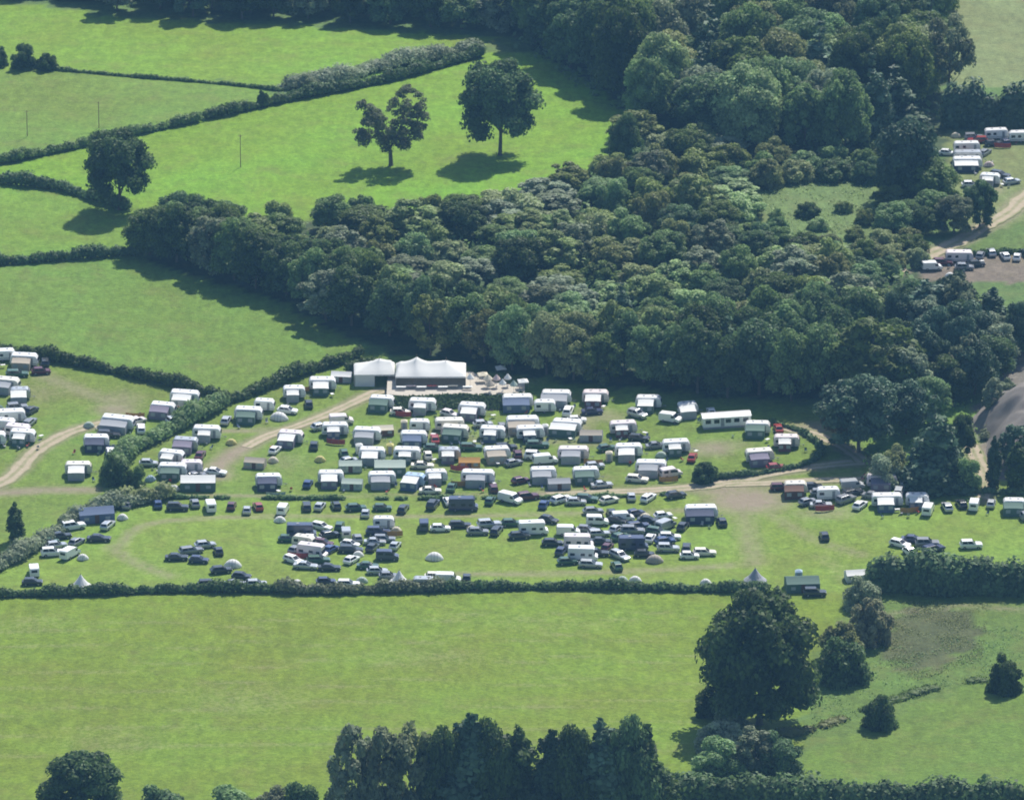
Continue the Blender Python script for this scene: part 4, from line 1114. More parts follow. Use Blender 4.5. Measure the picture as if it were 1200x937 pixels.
NORMAL_EPS = 1.2
GROUP = {'car': 'parked cars', 'van': 'parked vans', 'camper van': 'camper vans', 'motorhome': 'motorhomes', 'caravan': 'touring caravans', 'awning': 'caravan awnings', 'tent': 'tents', 'gazebo': 'gazebos', 'parasol': 'parasols by the marquee', 'static caravan': 'static caravans'}
def put(kind, p, rot, col, label, col2=None, lift=0.0):
    parts, h, name, cat = MODEL[kind]
    e = link(name, None)
    # lie on the slope of the ground
    n = Vector((float(ter(p.x - NORMAL_EPS, p.y) - ter(p.x + NORMAL_EPS, p.y)), float(ter(p.x, p.y - NORMAL_EPS) - ter(p.x, p.y + NORMAL_EPS)), 2 * NORMAL_EPS)).normalized()
    q = Vector((0, 0, 1)).rotation_difference(n) @ Matrix.Rotation(R(rot), 3, 'Z').to_quaternion()
    e.rotation_mode = 'QUATERNION'; e.rotation_quaternion = q
    e.location = (p.x, p.y, p.z + lift + .03)
    k = (1.08 if cat == 'car' else 1) + .06 * math.sin(p.x * 7.3 + p.y * 3.1)
    if cat in ('caravan', 'tent', 'car', 'van'): e.scale = (k, 1 + (k - 1) * .5, 1 + (k - 1) * .4)
    tag(e, label, cat, GROUP.get(cat))
    for nm, me, key, loc, sub in parts:
        o = link(nm, me, e); o.location = loc
        if key:
            s = o.material_slots[0]; s.link = 'OBJECT'
            s.material = PAINT[col] if key == 'paint' else CLOTH[(col2 or col) if key == 'cloth2' else col]
        for sn, sm in sub: link(sn, sm, o)
    return e

DATA = """
3 419 cv 8 white | white caravan half out of view under the straight dark hedge
28 424 cv+aw -4 white sand | white caravan with sand awning under the straight dark hedge | sand canvas awning under the straight dark hedge
48 434 hb 10 maroon | dark maroon car beside the sand awning caravan
20 437 es 5 green | green car in front of the sand awning
6 452 cv+aw -12 cream grey | cream caravan topmost in the packed outer column | grey awning on the topmost caravan of the outer column
24 463 cs+aw 5 silver grey | silver grey caravan beside the cream topmost one | grey awning below the silver grey caravan
20 476 su 15 grey | grey off-road car between two outer caravans
34 478 hb 60 black | black hatchback on the grass edge of the outer column
4 478 dt 20 green | dark green dome tent tucked in the outer column
11 487 cb 6 white | long white caravan in the middle of the outer column
31 491 es 70 grey | grey estate parked end on beside the long white caravan
6 497 cs -10 white | small white caravan below the long white caravan
26 501 cv -14 pink | pinkish white caravan tilted against its white neighbours
2 507 cv 0 white | white caravan half out of view, second from the foot of the outer column
26 513 cv+aw -8 white green | white caravan with dark green awning at the foot of the outer column | dark green awning at the foot of the outer column
137 497 cb+aw -10 white grey | white caravan at the inner end of the pale curved track | low grey awning at the end of the pale curved track
127 508 es 0 black | black estate car between two caravans near the curved track
113 519 cv+aw 3 white navy2 | white caravan with two dark windows below the curved track | dark awning below the curved track caravan
160 497 hb 40 pink | pinkish hatchback nosing the broad bushy hedge
190 481 cv+aw -8 white purple | white caravan with purplish awning against the broad hedge | purplish awning beside the broad hedge
216 467 cb+aw -6 white white | long white caravan with white awning in the hedge corner | white awning in the hedge corner
92 551 cv+aw 2 cream grey | lone cream caravan on the grass below the curved track | grey awning of the lone cream caravan
104 497 ds 0 pale | pale little tent at the bend of the curved track
345 462 cs+aw 4 white grey | small white caravan alone beside the climbing dark hedge | grey awning by the climbing dark hedge
378 452 cv+aw 2 white green | white caravan with big green awning below the grey tent | big green awning below the grey tent
400 440 ft -4 grey white | grey tent with white roof at the end of the marquee
310 474 cs -6 white | small white caravan behind the green fronted caravan
291 487 cv+aw -4 white green | white caravan with green awning above the pale side track | green awning above the pale side track
327 487 dt -15 white | white dome tent beside the green fronted caravan
242 509 cv+aw -3 white grey | clean white caravan at the upper end of the near hedge group | grey awning at the upper end of the near hedge group
217 522 cv+aw -6 silver purple | silvery caravan with purple awning in the hedge group | purple awning in the hedge group
200 537 cv+aw -14 white grey | white caravan askew under the silvery one | grey awning on the askew caravan
202 553 cv+aw -2 white green | white caravan with green side tent by the big pale roof | green side tent beside the big pale roof
232 564 fl 2 green white | big green tent with white roof at the foot of the hedge group
176 560 ds 30 sky2 | pale blue small tent by the foot bush
224 541 hb 10 red | red hatchback behind the big green tent
224 551 cs 0 pink | pinkish caravan behind the big green tent
206 571 ds 0 white | low white tent by the lane fence
271 517 ds 0 yellow | yellow pup tent beside the bare brown loop
340 514 cv+aw -10 pink purple | pinkish caravan with purple awning below the pale side track | purple awning below the pale side track
325 526 hb 80 white | white hatchback in front of the purple awning
299 541 ft -10 sand sand | baggy sand coloured tent on the bare brown loop
320 538 ds 0 cream | cream pup tent beside the baggy sand tent
315 565 cv+aw 4 white navy2 | white caravan with dark blue awning at the start of the lane row | dark blue awning at the start of the lane row
393 505 cv+aw 2 white blue | white caravan with blue awning where the track climbs | blue awning where the track climbs
400 491 vn 8 pink | pinkish white van on the climbing track
376 499 hb 30 silver | silver hatchback beside the climbing track
430 511 cv+aw -6 white grey | white caravan beside the brown gazebo tent | grey awning near the brown gazebo tent
447 504 ft 8 brown cream | dark brown tent with cream roof
457 525 ut 0 yellow | narrow yellow toilet tent below the brown tent
421 525 ut 10 white | narrow white toilet tent behind the pale green roof
436 534 cv+aw -2 white grey | white caravan behind the long pale green tents | grey awning among the pale green tents
412 544 ft 3 pale pale | pale green tent with matching roof by the lane end
457 542 fl 2 green pale | dark green tent with pale green roof by the lane row
375 537 ds 0 yellow | pale yellow pup tent alone on open grass
365 523 hb 90 black | black hatchback seen end on, alone on open grass
400 528 hb 85 green | dark green hatchback seen end on, near the white toilet tent
413 562 ft -4 pale | pale green ridge tent in the lane row
388 561 cv+aw 2 white purple | white caravan with purplish awning in the lane row | purplish awning in the lane row
448 563 cv+aw 3 white grey | white caravan with grey awning third in the lane row | grey awning third in the lane row
485 564 cs+aw -14 sky blue | pale blue caravan with bright blue awning | bright blue awning in the lane row
503 560 cs+aw 4 white grey | short white caravan next to the pale blue one | grey awning next to the bright blue awning
560 561 cb+aw -3 white grey | long white caravan alone on bright grass in the lane row | wide grey awning alone on bright grass
637 557 cv+aw 2 white grey | white caravan above the ragged lane hedge, near grey tent | grey awning above the ragged lane hedge
658 564 ft 5 grey grey | plain grey tent in the lane row
687 557 cv+aw 3 white green | white caravan with green awning beside the plain grey tent | green awning beside the plain grey tent
763 549 cb+aw -6 white grey | long white caravan near the end of the lane row | grey awning near the end of the lane row
780 553 cm 20 pink | pinkish camper van beside the long white caravan of the lane row
447 473 cv+aw -8 white green | white caravan with green awning where track meets terrace | green awning where track meets terrace
495 477 cv+aw -5 white grey | white caravan in front of the dark terrace bank | grey awning in front of the dark terrace bank
553 482 cv+aw -8 white purple | white caravan below the middle of the dark bank | dark purplish awning below the middle of the bank
528 483 hb -30 pink | pinkish hatchback parked below the dark bank
607 472 cb+aw 2 white blue | long white caravan at the end of the dark bank | blue awning at the end of the dark bank
631 471 cs 0 white | small white caravan squeezed between two long ones
652 467 cb+aw -4 white grey | long white caravan under the shady wood edge | grey awning under the shady wood edge
698 467 cv+aw -4 pink maroon2 | pinkish caravan with dark red awning under the wood | dark red awning under the wood
694 481 sa 5 navy | navy saloon in front of the dark red awning
760 473 cv+aw -6 white green | rounded white caravan with green awning under the wood | green awning of the rounded caravan under the wood
747 484 su -40 silver | silver off-road car beside the rounded white caravan
807 480 cs+aw 8 white grey | short white caravan next to the long static under the wood | grey awning next to the long static
790 486 vn -25 white | white van angled beside the short caravan under the wood
851 491 st 6 white | very long white static caravan under the tall wood edge
888 503 cv+aw -5 white green | white caravan just below the long static | green awning just below the long static
922 519 cv+aw -2 pink maroon2 | pinkish caravan inside the end of the hedge loop | dark red awning inside the hedge loop
891 536 cv+aw 8 cream purple | cream caravan with purple awning touching the loop hedge | purple awning touching the loop hedge
485 515 cv+aw 0 white blue | white caravan with blue awning in the second row | blue awning in the second row
492 498 cs 0 white | small white caravan below the dark bank caravan
475 498 ut 0 cream | narrow cream toilet tent in the second row
521 500 cb 4 cream | long cream caravan behind another cream caravan
533 508 cv+aw -8 cream green | cream caravan with green awning in the second row | green awning of the second row cream caravan
577 509 cv+aw -5 white blue | white caravan with dark blue awning mid second row | dark blue awning mid second row
613 498 cb+aw 3 white sand | long white caravan with sand awning mid field | sand awning mid field
622 509 cv+aw 6 white navy2 | white caravan tilted with navy awning mid field | navy awning mid field
639 502 ut 0 white | narrow white toilet tent mid field
664 501 cb+aw -12 white green | long white caravan set at an angle with green awning | green awning set at an angle
676 491 hb 0 white | white hatchback above the angled caravan
693 509 ft -5 grey sand | grey tent with sand roof beside the angled caravan
731 503 cv+aw 2 pink maroon2 | pinkish caravan with dark wine awning on yellowed grass | dark wine awning on yellowed grass
552 523 es 0 green | green estate car in the middle of the caravans
593 523 es 10 black | black estate car below the dark blue awning
630 520 es 0 green | dark green estate below the navy awning
628 533 su -10 white | white off-road car with dark windows mid field
645 534 vn 12 white | white van beside the white off-road car
583 533 cv+aw 8 white sand | white caravan with wide sand awning near the orange tent | wide sand awning near the orange tent
550 541 ft 0 orange | orange and yellow tent among the caravans
527 534 cs+aw 2 silver purple | silver caravan with purple awning beside the orange tent | purple awning beside the orange tent
477 534 cv+aw -2 white green | white caravan with green awning third row | green awning third row
672 533 cb+aw -4 pink grey | long pinkish caravan with two roof lumps | grey awning of the long pinkish caravan
714 534 ut 0 cream | narrow cream toilet tent beside the blue fronted caravan
737 530 cv+aw -2 white grey | white caravan with wide grey awning on green grass | wide grey awning on green grass
711 524 hb 20 green | dark green hatchback behind the cream toilet tent
769 521 sa 10 grey | grey saloon beside a green awning caravan
793 525 cv+aw 3 white green | white caravan with green awning farthest along the third row | green awning farthest along the third row
775 532 ds 0 pale | pale green pup tent in front of the third row
566 496 hb 10 silver | silver hatchback near the bank foot caravans
588 497 hb 80 grey | grey hatchback end on, between second row caravans
508 524 hb 0 green | green hatchback between caravans of the second and third rows
602 540 hb 30 grey | grey hatchback near the sand awning
697 545 hb 10 silver | silver hatchback above the lane row
163 587 hb 90 white | white hatchback end on, first along the lane hedge
185 593 hb 90 blue | blue hatchback end on, by the lane hedge near the white one
208 593 su 0 black | black off-road car by the lane hedge
249 589 vn 90 white | white van end on, by the lane hedge
305 595 hb 90 red | red hatchback parked nose out below the lane hedge start
334 592 vn 88 white | white van end on below the lane row caravans
357 595 es 80 black | black estate end on beside the white lane van
328 608 ds 0 white | white pup tent in the grass below the lane van
395 593 hb 90 black | black hatchback end on, third below the lane hedge
417 594 hb 10 green | dark green hatchback below the lane hedge
448 594 hb 0 green | green hatchback below the lane hedge, nearer the purple van
543 590 mh 0 navy | large navy motorhome below the lane hedge
598 583 vn -35 white | white van slanted by the lane
614 583 su 20 maroon | maroon off-road car beside the slanted white van
658 584 es 40 white | white estate with dark windows by the lane bushes
675 587 hb 0 silver | silver hatchback by the lane bushes
688 583 es -10 green | dark green estate by the lane bushes
792 579 hb 20 black | black hatchback near the bare gateway
113 601 fl 8 blue | blue tent beside the shaggy hedge
137 605 ds 0 white | white pup tent beside the blue tent
86 615 su 20 white | white off-road car with dark glass below the blue tent
71 627 es 15 black | black estate in the small corner group
58 634 hb 10 green | dark green hatchback lowest of the dark corner cars
116 630 sa -6 black | black saloon alone in the corner of the car field
62 646 su 5 white | white off-road car in the corner group
80 647 vn 60 white | white van in the corner group
97 652 ds 0 white | white pup tent beside the corner vans
37 668 vn 85 white | white van end on at the field hedge
38 681 hb 0 black | black hatchback in front of the white hedge van
95 682 bt 0 white | small white bell tent at the field hedge
207 652 sa 0 black | black saloon of the trio on open grass
224 644 es 20 grey | grey estate of the trio on open grass
233 655 hb -10 navy | navy hatchback of the trio on open grass
254 645 hb 90 black | black hatchback end on, alone beside the grass trio
259 667 hb 15 black | black hatchback beside the white dome tent
272 666 dt -5 white | white dome tent above the bushy hedge
246 683 es 5 black | black estate above the field hedge
274 683 sa 0 grey | grey saloon by the bushy hedge
348 682 ds 0 white | white pup tent at the bushy hedge
353 621 mh 4 navy | dark navy motorhome with white front at the top of the small cluster
377 616 es -30 white | white estate beside the dark navy motorhome
337 635 hb 0 green | dark green hatchback in the small cluster
356 634 cs -20 cream | cream caravan in the small cluster
366 645 mh -18 pink | pinkish white motorhome in the middle of the small cluster
344 655 es -40 white | white estate nose down beside the pinkish motorhome
375 637 hb -15 maroon | maroon hatchback behind the pinkish motorhome
373 655 es 5 green | green estate in front of the pinkish motorhome
386 664 sa 0 black | black saloon at the foot of the small cluster
349 643 hb 60 grey | grey hatchback squeezed beside the pinkish motorhome
405 620 vn 80 silver | silver van end on in the car field
407 630 hb 90 grey | grey hatchback end on below the silver van
443 622 su 0 navy | navy off-road car with purple sheen in the middle group
450 612 cs 0 white | small white caravan behind the navy off-road car
460 620 ds 0 cream | cream pup tent beside the navy off-road car
411 643 es 0 black | black estate with roof load in the middle group
420 645 ds 0 white | white pup tent against the black estate
437 634 sa 0 silver | silver saloon in the middle group
432 638 hb 70 black | black hatchback end on in the middle group
454 650 cm 0 navy | dark camper van with white roof in the middle group
431 662 sa 0 green | long dark green saloon nearest the bushy hedge
472 677 bt 0 white | small white bell tent by the bushy hedge
424 679 ds 0 pale | pale green pup tent by the bushy hedge
497 683 cs 0 silver | silver caravan behind the bushy hedge
525 677 vn 0 white | white van behind the bushy hedge
543 679 hb 90 black | black hatchback end on beside the hedge van
496 615 vn 85 navy | navy van end on with white roof rack
516 618 hb 0 white | white hatchback beside the navy van
539 614 es 0 black | black estate with pale roof load on open grass
553 615 ds 0 cream | cream pup tent beside the pale roofed estate
571 613 su 10 silver | silver off-road car with open white tailgate
597 612 hb 5 green | dark green hatchback alone near the white van pair
625 618 mh 6 white | white motorhome with dark front in mid car field
643 608 hb -30 black | black hatchback behind the white motorhome
649 636 hb 0 black | black hatchback at the edge of the big cluster
509 651 dt 0 white | white dome tent with dark doorway alone on grass
666 621 vn 0 white | white van at the upper corner of the big cluster
678 634 mh 0 pink | pinkish motorhome in the big cluster
683 648 mh -2 white | white motorhome along the lower edge of the big cluster
699 652 es 0 black | black estate beside the lower white motorhome
700 609 cm 0 white | white camper van on top of the big cluster
702 624 es 10 silver | silver estate under the white camper van
704 637 sa 0 black | black saloon inside the big cluster
715 603 hb 90 black | black hatchback end on at the top of the big cluster
716 622 hb 60 silver | silver hatchback inside the big cluster
722 650 es -50 silver | silver estate at the lower edge of the big cluster
725 660 hb 90 green | green hatchback end on, lowest of the big cluster
730 601 vn 10 white | white van at the crest of the big cluster
743 601 hb 30 navy | navy hatchback at the crest of the big cluster
756 603 ds 0 cream | cream pup tent at the crest of the big cluster
735 617 su 0 grey | grey off-road car in the core of the big cluster
748 620 es 20 navy | navy estate in the core of the big cluster
755 611 sa -10 black | black saloon in the upper side of the big cluster
742 636 mh 3 navy | big dark motorhome with pale roof in the big cluster
727 628 hb 40 green | green hatchback behind the big dark motorhome
764 622 es -20 green | green estate beyond the big dark motorhome
780 615 vn 50 silver | silver van at the far end of the big cluster
788 626 es 0 white | white estate at the far end of the big cluster
779 628 hb 20 blue | blue hatchback at the far end of the big cluster
783 641 su 0 silver | silver off-road car at the far end of the big cluster
767 654 dt 4 sand | sand coloured dome tent below the big cluster
729 678 ds 0 pale | pale green pup tent against the thin field hedge
742 678 ds 0 white | white pup tent against the thin field hedge
808 650 hb 0 white | white hatchback of the pair past the big cluster
826 650 es 0 cream | cream estate of the pair past the big cluster
822 602 cb+aw 2 white navy2 | long white caravan with navy awning alone in the car field | navy awning alone in the car field
841 613 hb 90 black | black hatchback end on beside the navy awning
827 681 ds 0 white | white pup tent near the big oak hedge
969 630 hb 90 black | black hatchback end on, alone on the wide open grass
885 674 bt 0 grey | pointed grey bell tent behind the big oak
940 682 fl 4 green | dark green tent between the big oak and the white box tent
936 673 ut 0 sky2 | pale blue narrow tent behind the dark green tent
955 693 su 0 black | black off-road car with pale bonnet beside the dark green tent
1005 673 ft 8 white white | white box tent above the brownish bushes
933 574 cs+aw 0 cream brown | cream caravan by the bare gateway | brown awning by the bare gateway
916 575 es 0 maroon | dark maroon estate by the bare gateway
946 580 hb 30 grey | grey hatchback beside the gateway caravan
971 578 cs 2 white | clean white caravan behind the pale blue car
962 589 sa 0 silver | silver saloon in front of the clean white caravan
985 580 su 40 grey | grey off-road car in the lane group
998 577 es 30 black | black estate in the lane group
1003 567 vn 10 silver | silver van along the pale lane
1012 574 sa -20 grey | grey saloon under the silver van
1034 565 cb+aw 0 pink purple | long pinkish caravan on the pale lane | purplish awning on the pale lane
1062 566 hb 0 silver | silver hatchback at the end of the pale lane
1040 588 cb+aw 0 white blue | long white caravan with blue awning first in the lane end row | blue awning first in the lane end row
1071 588 cs+aw 0 white blue | shorter white caravan with blue awning second in the lane end row | blue awning second in the lane end row
1088 592 vn 85 white | white van end on, third in the lane end row
1144 593 vn 88 white | white van end on, alone before the clipped hedge
1189 594 cs+aw 0 white green | white caravan last in the lane end row | green awning last in the lane end row
1055 636 es -35 white | white estate nosed to the tall thick hedge
1070 631 sa -10 navy | navy saloon beside the nosed white estate
1086 631 su 0 grey | grey off-road car in the thick hedge group
1067 646 hb -60 white | white hatchback against the tall thick hedge
1079 642 es 30 navy | navy estate against the tall thick hedge
1138 637 su 4 white | white off-road car with black glass alone above the thick hedge
1133 172 cb 0 white | topmost white caravan of the far stack of three
1134 183 cb 0 silver | middle silvery caravan of the far stack of three
1134 193 cb+aw 0 white navy2 | lowest white caravan of the far stack of three | dark awning under the far stack of caravans
1144 161 su 0 grey | grey off-road car above the far stack of caravans
1120 158 ds 0 cream | cream pup tent above the far stack of caravans
1155 192 ds 10 pink2 | pale tent beside the far stack of caravans
1160 212 cs+aw -10 white grey | white caravan below the far stack | grey awning below the far stack
1172 204 es -30 black | black estate beside the caravan below the far stack
1168 157 cv 2 white | white caravan under the dark tree belt
1186 160 hb 90 navy | navy hatchback between caravans under the dark tree belt
1197 160 cv 0 white | white caravan at the far end under the dark tree belt
1124 300 cb 0 pink | pinkish trailer in the muddy yard by the stone track
1104 303 es 0 maroon | maroon estate in the muddy yard by the stone track
1113 322 ds 0 white | white tent at the lower edge of the muddy yard
1175 297 hb 90 white | white car end on in the far yard row, nearer the stone track
1189 297 hb 85 white | white car end on in the far yard row, farther from the track
1150 299 hb 90 grey | grey car end on in the far yard row
128 606 es 70 silver | silver estate end on beside the blue tent
150 592 hb 90 grey | grey hatchback by the dull brushy thicket
226 592 hb 90 grey | grey hatchback between the off-road car and white lane van
272 593 hb 88 maroon | maroon hatchback just past the white lane van
290 594 hb 90 silver | silver hatchback end on, along the lane hedge before the red one
374 594 hb 90 silver | silver hatchback between two black cars below the lane hedge
430 595 hb 85 silver | silver hatchback between two green hatchbacks
470 594 es 90 black | black estate end on, just past the green lane hatchbacks
505 592 su 85 black | black off-road car end on, before the navy motorhome
524 593 hb 90 white | white hatchback end on touching the navy motorhome
573 589 hb 90 green | green hatchback end on, just past the navy motorhome
640 587 hb 85 blue | blue hatchback end on, by the lane between maroon and white cars
714 585 hb 30 cream | cream hatchback slanted by the lane bushes
740 583 hb 92 silver | silver hatchback end on, on the lane verge
760 582 es 60 white | white estate slanted on the lane verge
345 620 hb -60 silver | silver hatchback nosed behind the navy motorhome of the small cluster
366 627 hb -10 white | white hatchback under the navy motorhome of the small cluster
386 628 hb 30 black | black hatchback at the outer side of the small cluster
392 645 hb 60 blue | blue hatchback past the green estate of the small cluster
358 662 sa -10 silver | silver saloon in front of the small cluster
396 618 es 85 green | green estate end on beside the silver van
424 630 hb -20 white | white hatchback between the end on grey car and middle group
447 632 es 0 grey | grey estate behind the dark camper van
466 640 hb 80 silver | silver hatchback end on beside the dark camper van
442 668 hb 5 silver | silver hatchback under the long dark green saloon
412 655 hb 60 white | white hatchback before the long dark green saloon
684 621 hb -10 grey | grey hatchback between the corner van and camper van
658 645 hb 85 navy | navy hatchback end on, outermost of the big cluster
668 655 hb 10 green | green hatchback under the lower white motorhome
690 660 es -5 silver | silver estate under the lower white motorhome
712 641 hb 80 maroon | maroon hatchback end on inside the big cluster
755 648 hb 0 black | black hatchback below the big dark motorhome
770 638 hb 85 white | white hatchback end on past the big dark motorhome
794 612 hb 70 black | black hatchback beyond the silver van of the big cluster
795 640 es 90 black | black estate end on at the outer end of the big cluster
775 603 hb 20 white | white hatchback at the outer crest of the big cluster
723 609 hb -20 black | black hatchback wedged under the crest of the big cluster
695 598 hb 10 grey | grey hatchback apart above the big cluster
610 626 hb 10 black | black hatchback in front of the white motorhome
585 618 es 85 black | black estate end on beside the lone dark green hatchback
560 622 hb 0 grey | grey hatchback under the open tailgate car
455 680 hb 5 grey | grey hatchback by the small white bell tent
408 683 es 0 white | white estate half hidden by the bushy hedge
385 682 hb 5 navy | navy hatchback half hidden by the bushy hedge
510 681 hb 0 cream | cream hatchback half hidden by the bushy hedge
300 683 hb 5 silver | silver hatchback by the bushy hedge beside the grey saloon
66 638 hb 15 silver | silver hatchback between the dark corner cars
90 634 hb 60 grey | grey hatchback on the open side of the corner group
240 641 hb 15 silver | silver hatchback topmost beside the grass trio
283 674 hb -10 black | black hatchback beside the white dome tent by the hedge
1165 168 hb 10 black | black hatchback between the far caravans and the tree belt
1150 176 es 60 grey | grey estate beside the far stack of three
1178 212 hb 20 silver | silver hatchback on the far site grass
1150 222 hb -20 red | red hatchback nearest the stone track on the far site
1136 297 hb 85 black | black car end on in the far yard row
1163 298 hb 90 silver | silver car end on in the far yard row
1198 296 hb 88 black | last black car of the far yard row
1092 311 vn 10 white | white van in the muddy yard
1130 312 hb 0 grey | grey hatchback at the back of the muddy yard
1143 309 hb 10 black | black hatchback under the red brown yard cars
1020 583 hb 60 white | white hatchback beside the long blue awning caravan
1110 590 hb 85 silver | silver hatchback end on past the white end on van
1128 591 hb 88 black | black hatchback end on before the lone lane end van
1163 592 hb 90 silver | silver hatchback end on near the last lane end caravan
1022 568 hb 10 maroon | maroon hatchback behind the pinkish lane caravan
950 571 hb 0 black | black hatchback between the two gateway caravans
"""
CLOTH['navy2'] = mat('canvas_navy', (.06, .072, .12), .85, vary=.12, transl=.1)
CLOTH['maroon2'] = mat('canvas_wine', (.17, .075, .08), .85, vary=.12, transl=.1)
CLOTH['sky2'] = mat('canvas_pale_blue', (.40, .52, .62), .85, vary=.08, transl=.15)
CLOTH['pink2'] = mat('canvas_pinkish', (.62, .50, .48), .85, vary=.08, transl=.15)
VANS = []
def lay(ln):
    f = [t.strip() for t in ln.split('|')]
    a = f[0].split()
    px, py, kind, rot, col = float(a[0]), float(a[1]), a[2], float(a[3]), a[4]
    c2 = a[5] if len(a) > 5 else None
    if 80 <= rot <= 95: rot += 14 * math.sin(px * 1.7 + py); py += 3.2 * math.sin(px * 2.3); px += 3 * math.sin(px * .9)
    kinds = kind.split('+')
    h = MODEL[kinds[0]][1]
    if len(kinds) == 2:
        p = at(px, py - 1, h * .5)
        th = R(rot); L_ = {'cs': 1.1, 'cv': 1.15, 'cb': 1.2}[kinds[0]]
        d = Vector((math.sin(th), -math.cos(th), 0))      # caravan's own -y side
        c = p - d * .9
        v = int(px * 7 + py * 3) % 5
        ak = 'ab' if kinds[0] == 'cb' and v < 3 else ('aw', 'as', 'am', 'aw', 'am')[v]
        q = c + d * (L_ * 1.03 + .06) + Vector((math.cos(th), math.sin(th), 0)) * (-.45)
        dx, dy = settle([(kinds[0], c.x, c.y, rot), (ak, q.x, q.y - .12, rot)])
        for o in (c, q): o.x += dx; o.y += dy; o.z = float(ter(o.x, o.y))
        put(kinds[0], c, rot, col, f[1])
        put(ak, q, rot, c2, f[2], 'white' if v % 3 else c2)
        VANS.append((c, f[1]))
    else:
        p = at(px, py, h * .5)
        dx, dy = settle([(kind, p.x, p.y, rot)], py > 672)
        p.x += dx; p.y += dy; p.z = float(ter(p.x, p.y))
        put(kind, p, rot, col, f[1], c2)
        if MODEL[kind][3] == 'caravan': VANS.append((p, f[1]))
LINES = DATA.strip().splitlines()
LINES.sort(key=lambda t: 0 if '+' in t.split()[2] else 1 if t.split()[2] in ('cv', 'cs', 'cb', 'st', 'mh', 'fl', 'ft') else 2)
for ln in LINES: lay(ln)

# towing cars drawn up beside caravans that stand alone
crng = random.Random(12)
CAR_Y = at(600, 662).y
ncar = 0
for c, lb in list(VANS):
    px = 600 + F * c.x / (c.y * CP + (CAMZ - c.z) * SP)
    if c.y < CAR_Y or len(lb.split()) > 11 or crng.random() < .25: continue
    for sx_, sy_ in crng.sample([(5.2, -1.5), (-5.0, -2.5), (4.6, 1.0), (-4.8, .8), (3.4, -5.2), (-3.2, -5.4)], 6):
        k = crng.choice(('hb', 'es', 'sa', 'su', 'hb')); rot = crng.choice((0, 12, -15, 80, 95, 30, 175)); col = crng.choice(('black', 'grey', 'silver', 'green', 'silver', 'white', 'white', 'maroon', 'blue', 'red', 'cream'))
        x, y = c.x + sx_, c.y + sy_
        if hits(corners(k, x, y, rot)): continue
        TAKEN.append(corners(k, x, y, rot))
        nm = {'hb': 'hatchback', 'es': 'estate', 'sa': 'saloon', 'su': 'off-road car'}[k]
        put(k, Vector((x, y, float(ter(x, y)))), rot, col, f'{col} {nm} beside the {lb}')
        ncar += 1; break

# chairs, tables and windbreaks set out on the pitches
def small(name, label, cat, group, builder):
    parts = builder(); first = []
    def place(p, rot):
        e = link(name, None); e.location = (p.x, p.y, p.z + .02); e.rotation_euler.z = rot
        tag(e, label, cat, group)
        for nm, me, loc in parts:
            o = link(nm, me, e); o.location = loc
        return e
    return place
def chair_parts(c):
    fr = MB()
    for x in (-.26, .26): fr.tube([(x, -.26, 0), (x, .24, .44)], .025, 4).tube([(x, .26, 0), (x, -.22, .44)], .025, 4).tube([(-.26, -.26, 0.02), (.26, -.26, 0.02)], .02, 4)
    return [('seat', MB().box(-.27, .27, -.25, .25, .41, .46).mesh('seat', CLOTH[c]), (0, 0, 0)), ('backrest', MB().panel([(-.27, .24, .46), (.27, .24, .46), (.27, .42, 1.0), (-.27, .42, 1.0)], .04, .01).mesh('backrest', CLOTH[c]), (0, 0, 0)),
            ('frame', fr.mesh('frame', M_STEEL), (0, 0, 0))]
def table_parts():
    lg = MB().tube([(0, -.3, 0), (0, .3, .68)], .025, 4).tube([(0, .3, 0), (0, -.3, .68)], .025, 4).mesh('leg', M_STEEL)
    return [('tabletop', MB().box(-.55, .55, -.36, .36, .68, .73).mesh('tabletop', CLOTH['white']), (0, 0, 0)), ('leg', lg, (-.4, 0, 0)), ('leg', lg, (.4, 0, 0))]
def windbreak_parts(c):
    pm = MB().tube([(0, 0, -.1), (0, 0, 1.35)], .03, 5).mesh('pole', M_WOOD)
    mb = MB(); pts = [(-2.1, .5), (-.8, 0), (.8, 0), (2.1, .5)]
    for a, b in zip(pts[:-1], pts[1:]): mb.panel([(a[0], a[1], .12), (b[0], b[1], .12), (b[0], b[1], 1.25), (a[0], a[1], 1.25)], .02, .01)
    return [('screen', mb.mesh('screen', CLOTH[c]), (0, 0, 0))] + [('pole', pm, (x, y, 0)) for x, y in pts]
KIT = [small('camp_chair', f'{c} folding chair set out on a caravan pitch', 'chair', f'{c} camp chairs', lambda c=c: chair_parts(c)) for c in ('blue', 'green', 'red', 'grey')]
TAB = small('camp_table', 'small white folding table set out on a caravan pitch', 'table', 'camp tables', table_parts)
WB = [small('windbreak', f'{c} canvas windbreak pegged up on a caravan pitch', 'windbreak', f'{c} windbreaks', lambda c=c: windbreak_parts(c)) for c in ('orange', 'blue', 'pale', 'red', 'white')]
def spot(c, r0, r1):
    for _ in range(12):
        t = crng.uniform(3.4, 6.1); r = crng.uniform(r0, r1)
        x, y = c.x + r * math.cos(t), c.y + r * math.sin(t) * 1.2
        A = np.array([(x - .5, y - .5), (x + .5, y - .5), (x + .5, y + .5), (x - .5, y + .5)])
        if not hits(A):
            TAKEN.append(A); return Vector((x, y, float(ter(x, y))))
for c, lb in VANS:
    if c.y < CAR_Y: continue
    for _ in range(crng.choice((0, 1, 2, 2, 3))):
        p = spot(c, 3.2, 6.5)
        if p: crng.choice(KIT)(p, crng.uniform(0, 6.28))
    if crng.random() < .45:
        p = spot(c, 3.2, 6)
        if p: TAB(p, crng.uniform(0, 3))
    if crng.random() < .3:
        p = spot(c, 4.2, 7)
        if p: crng.choice(WB)(p, crng.uniform(-.4, .4))

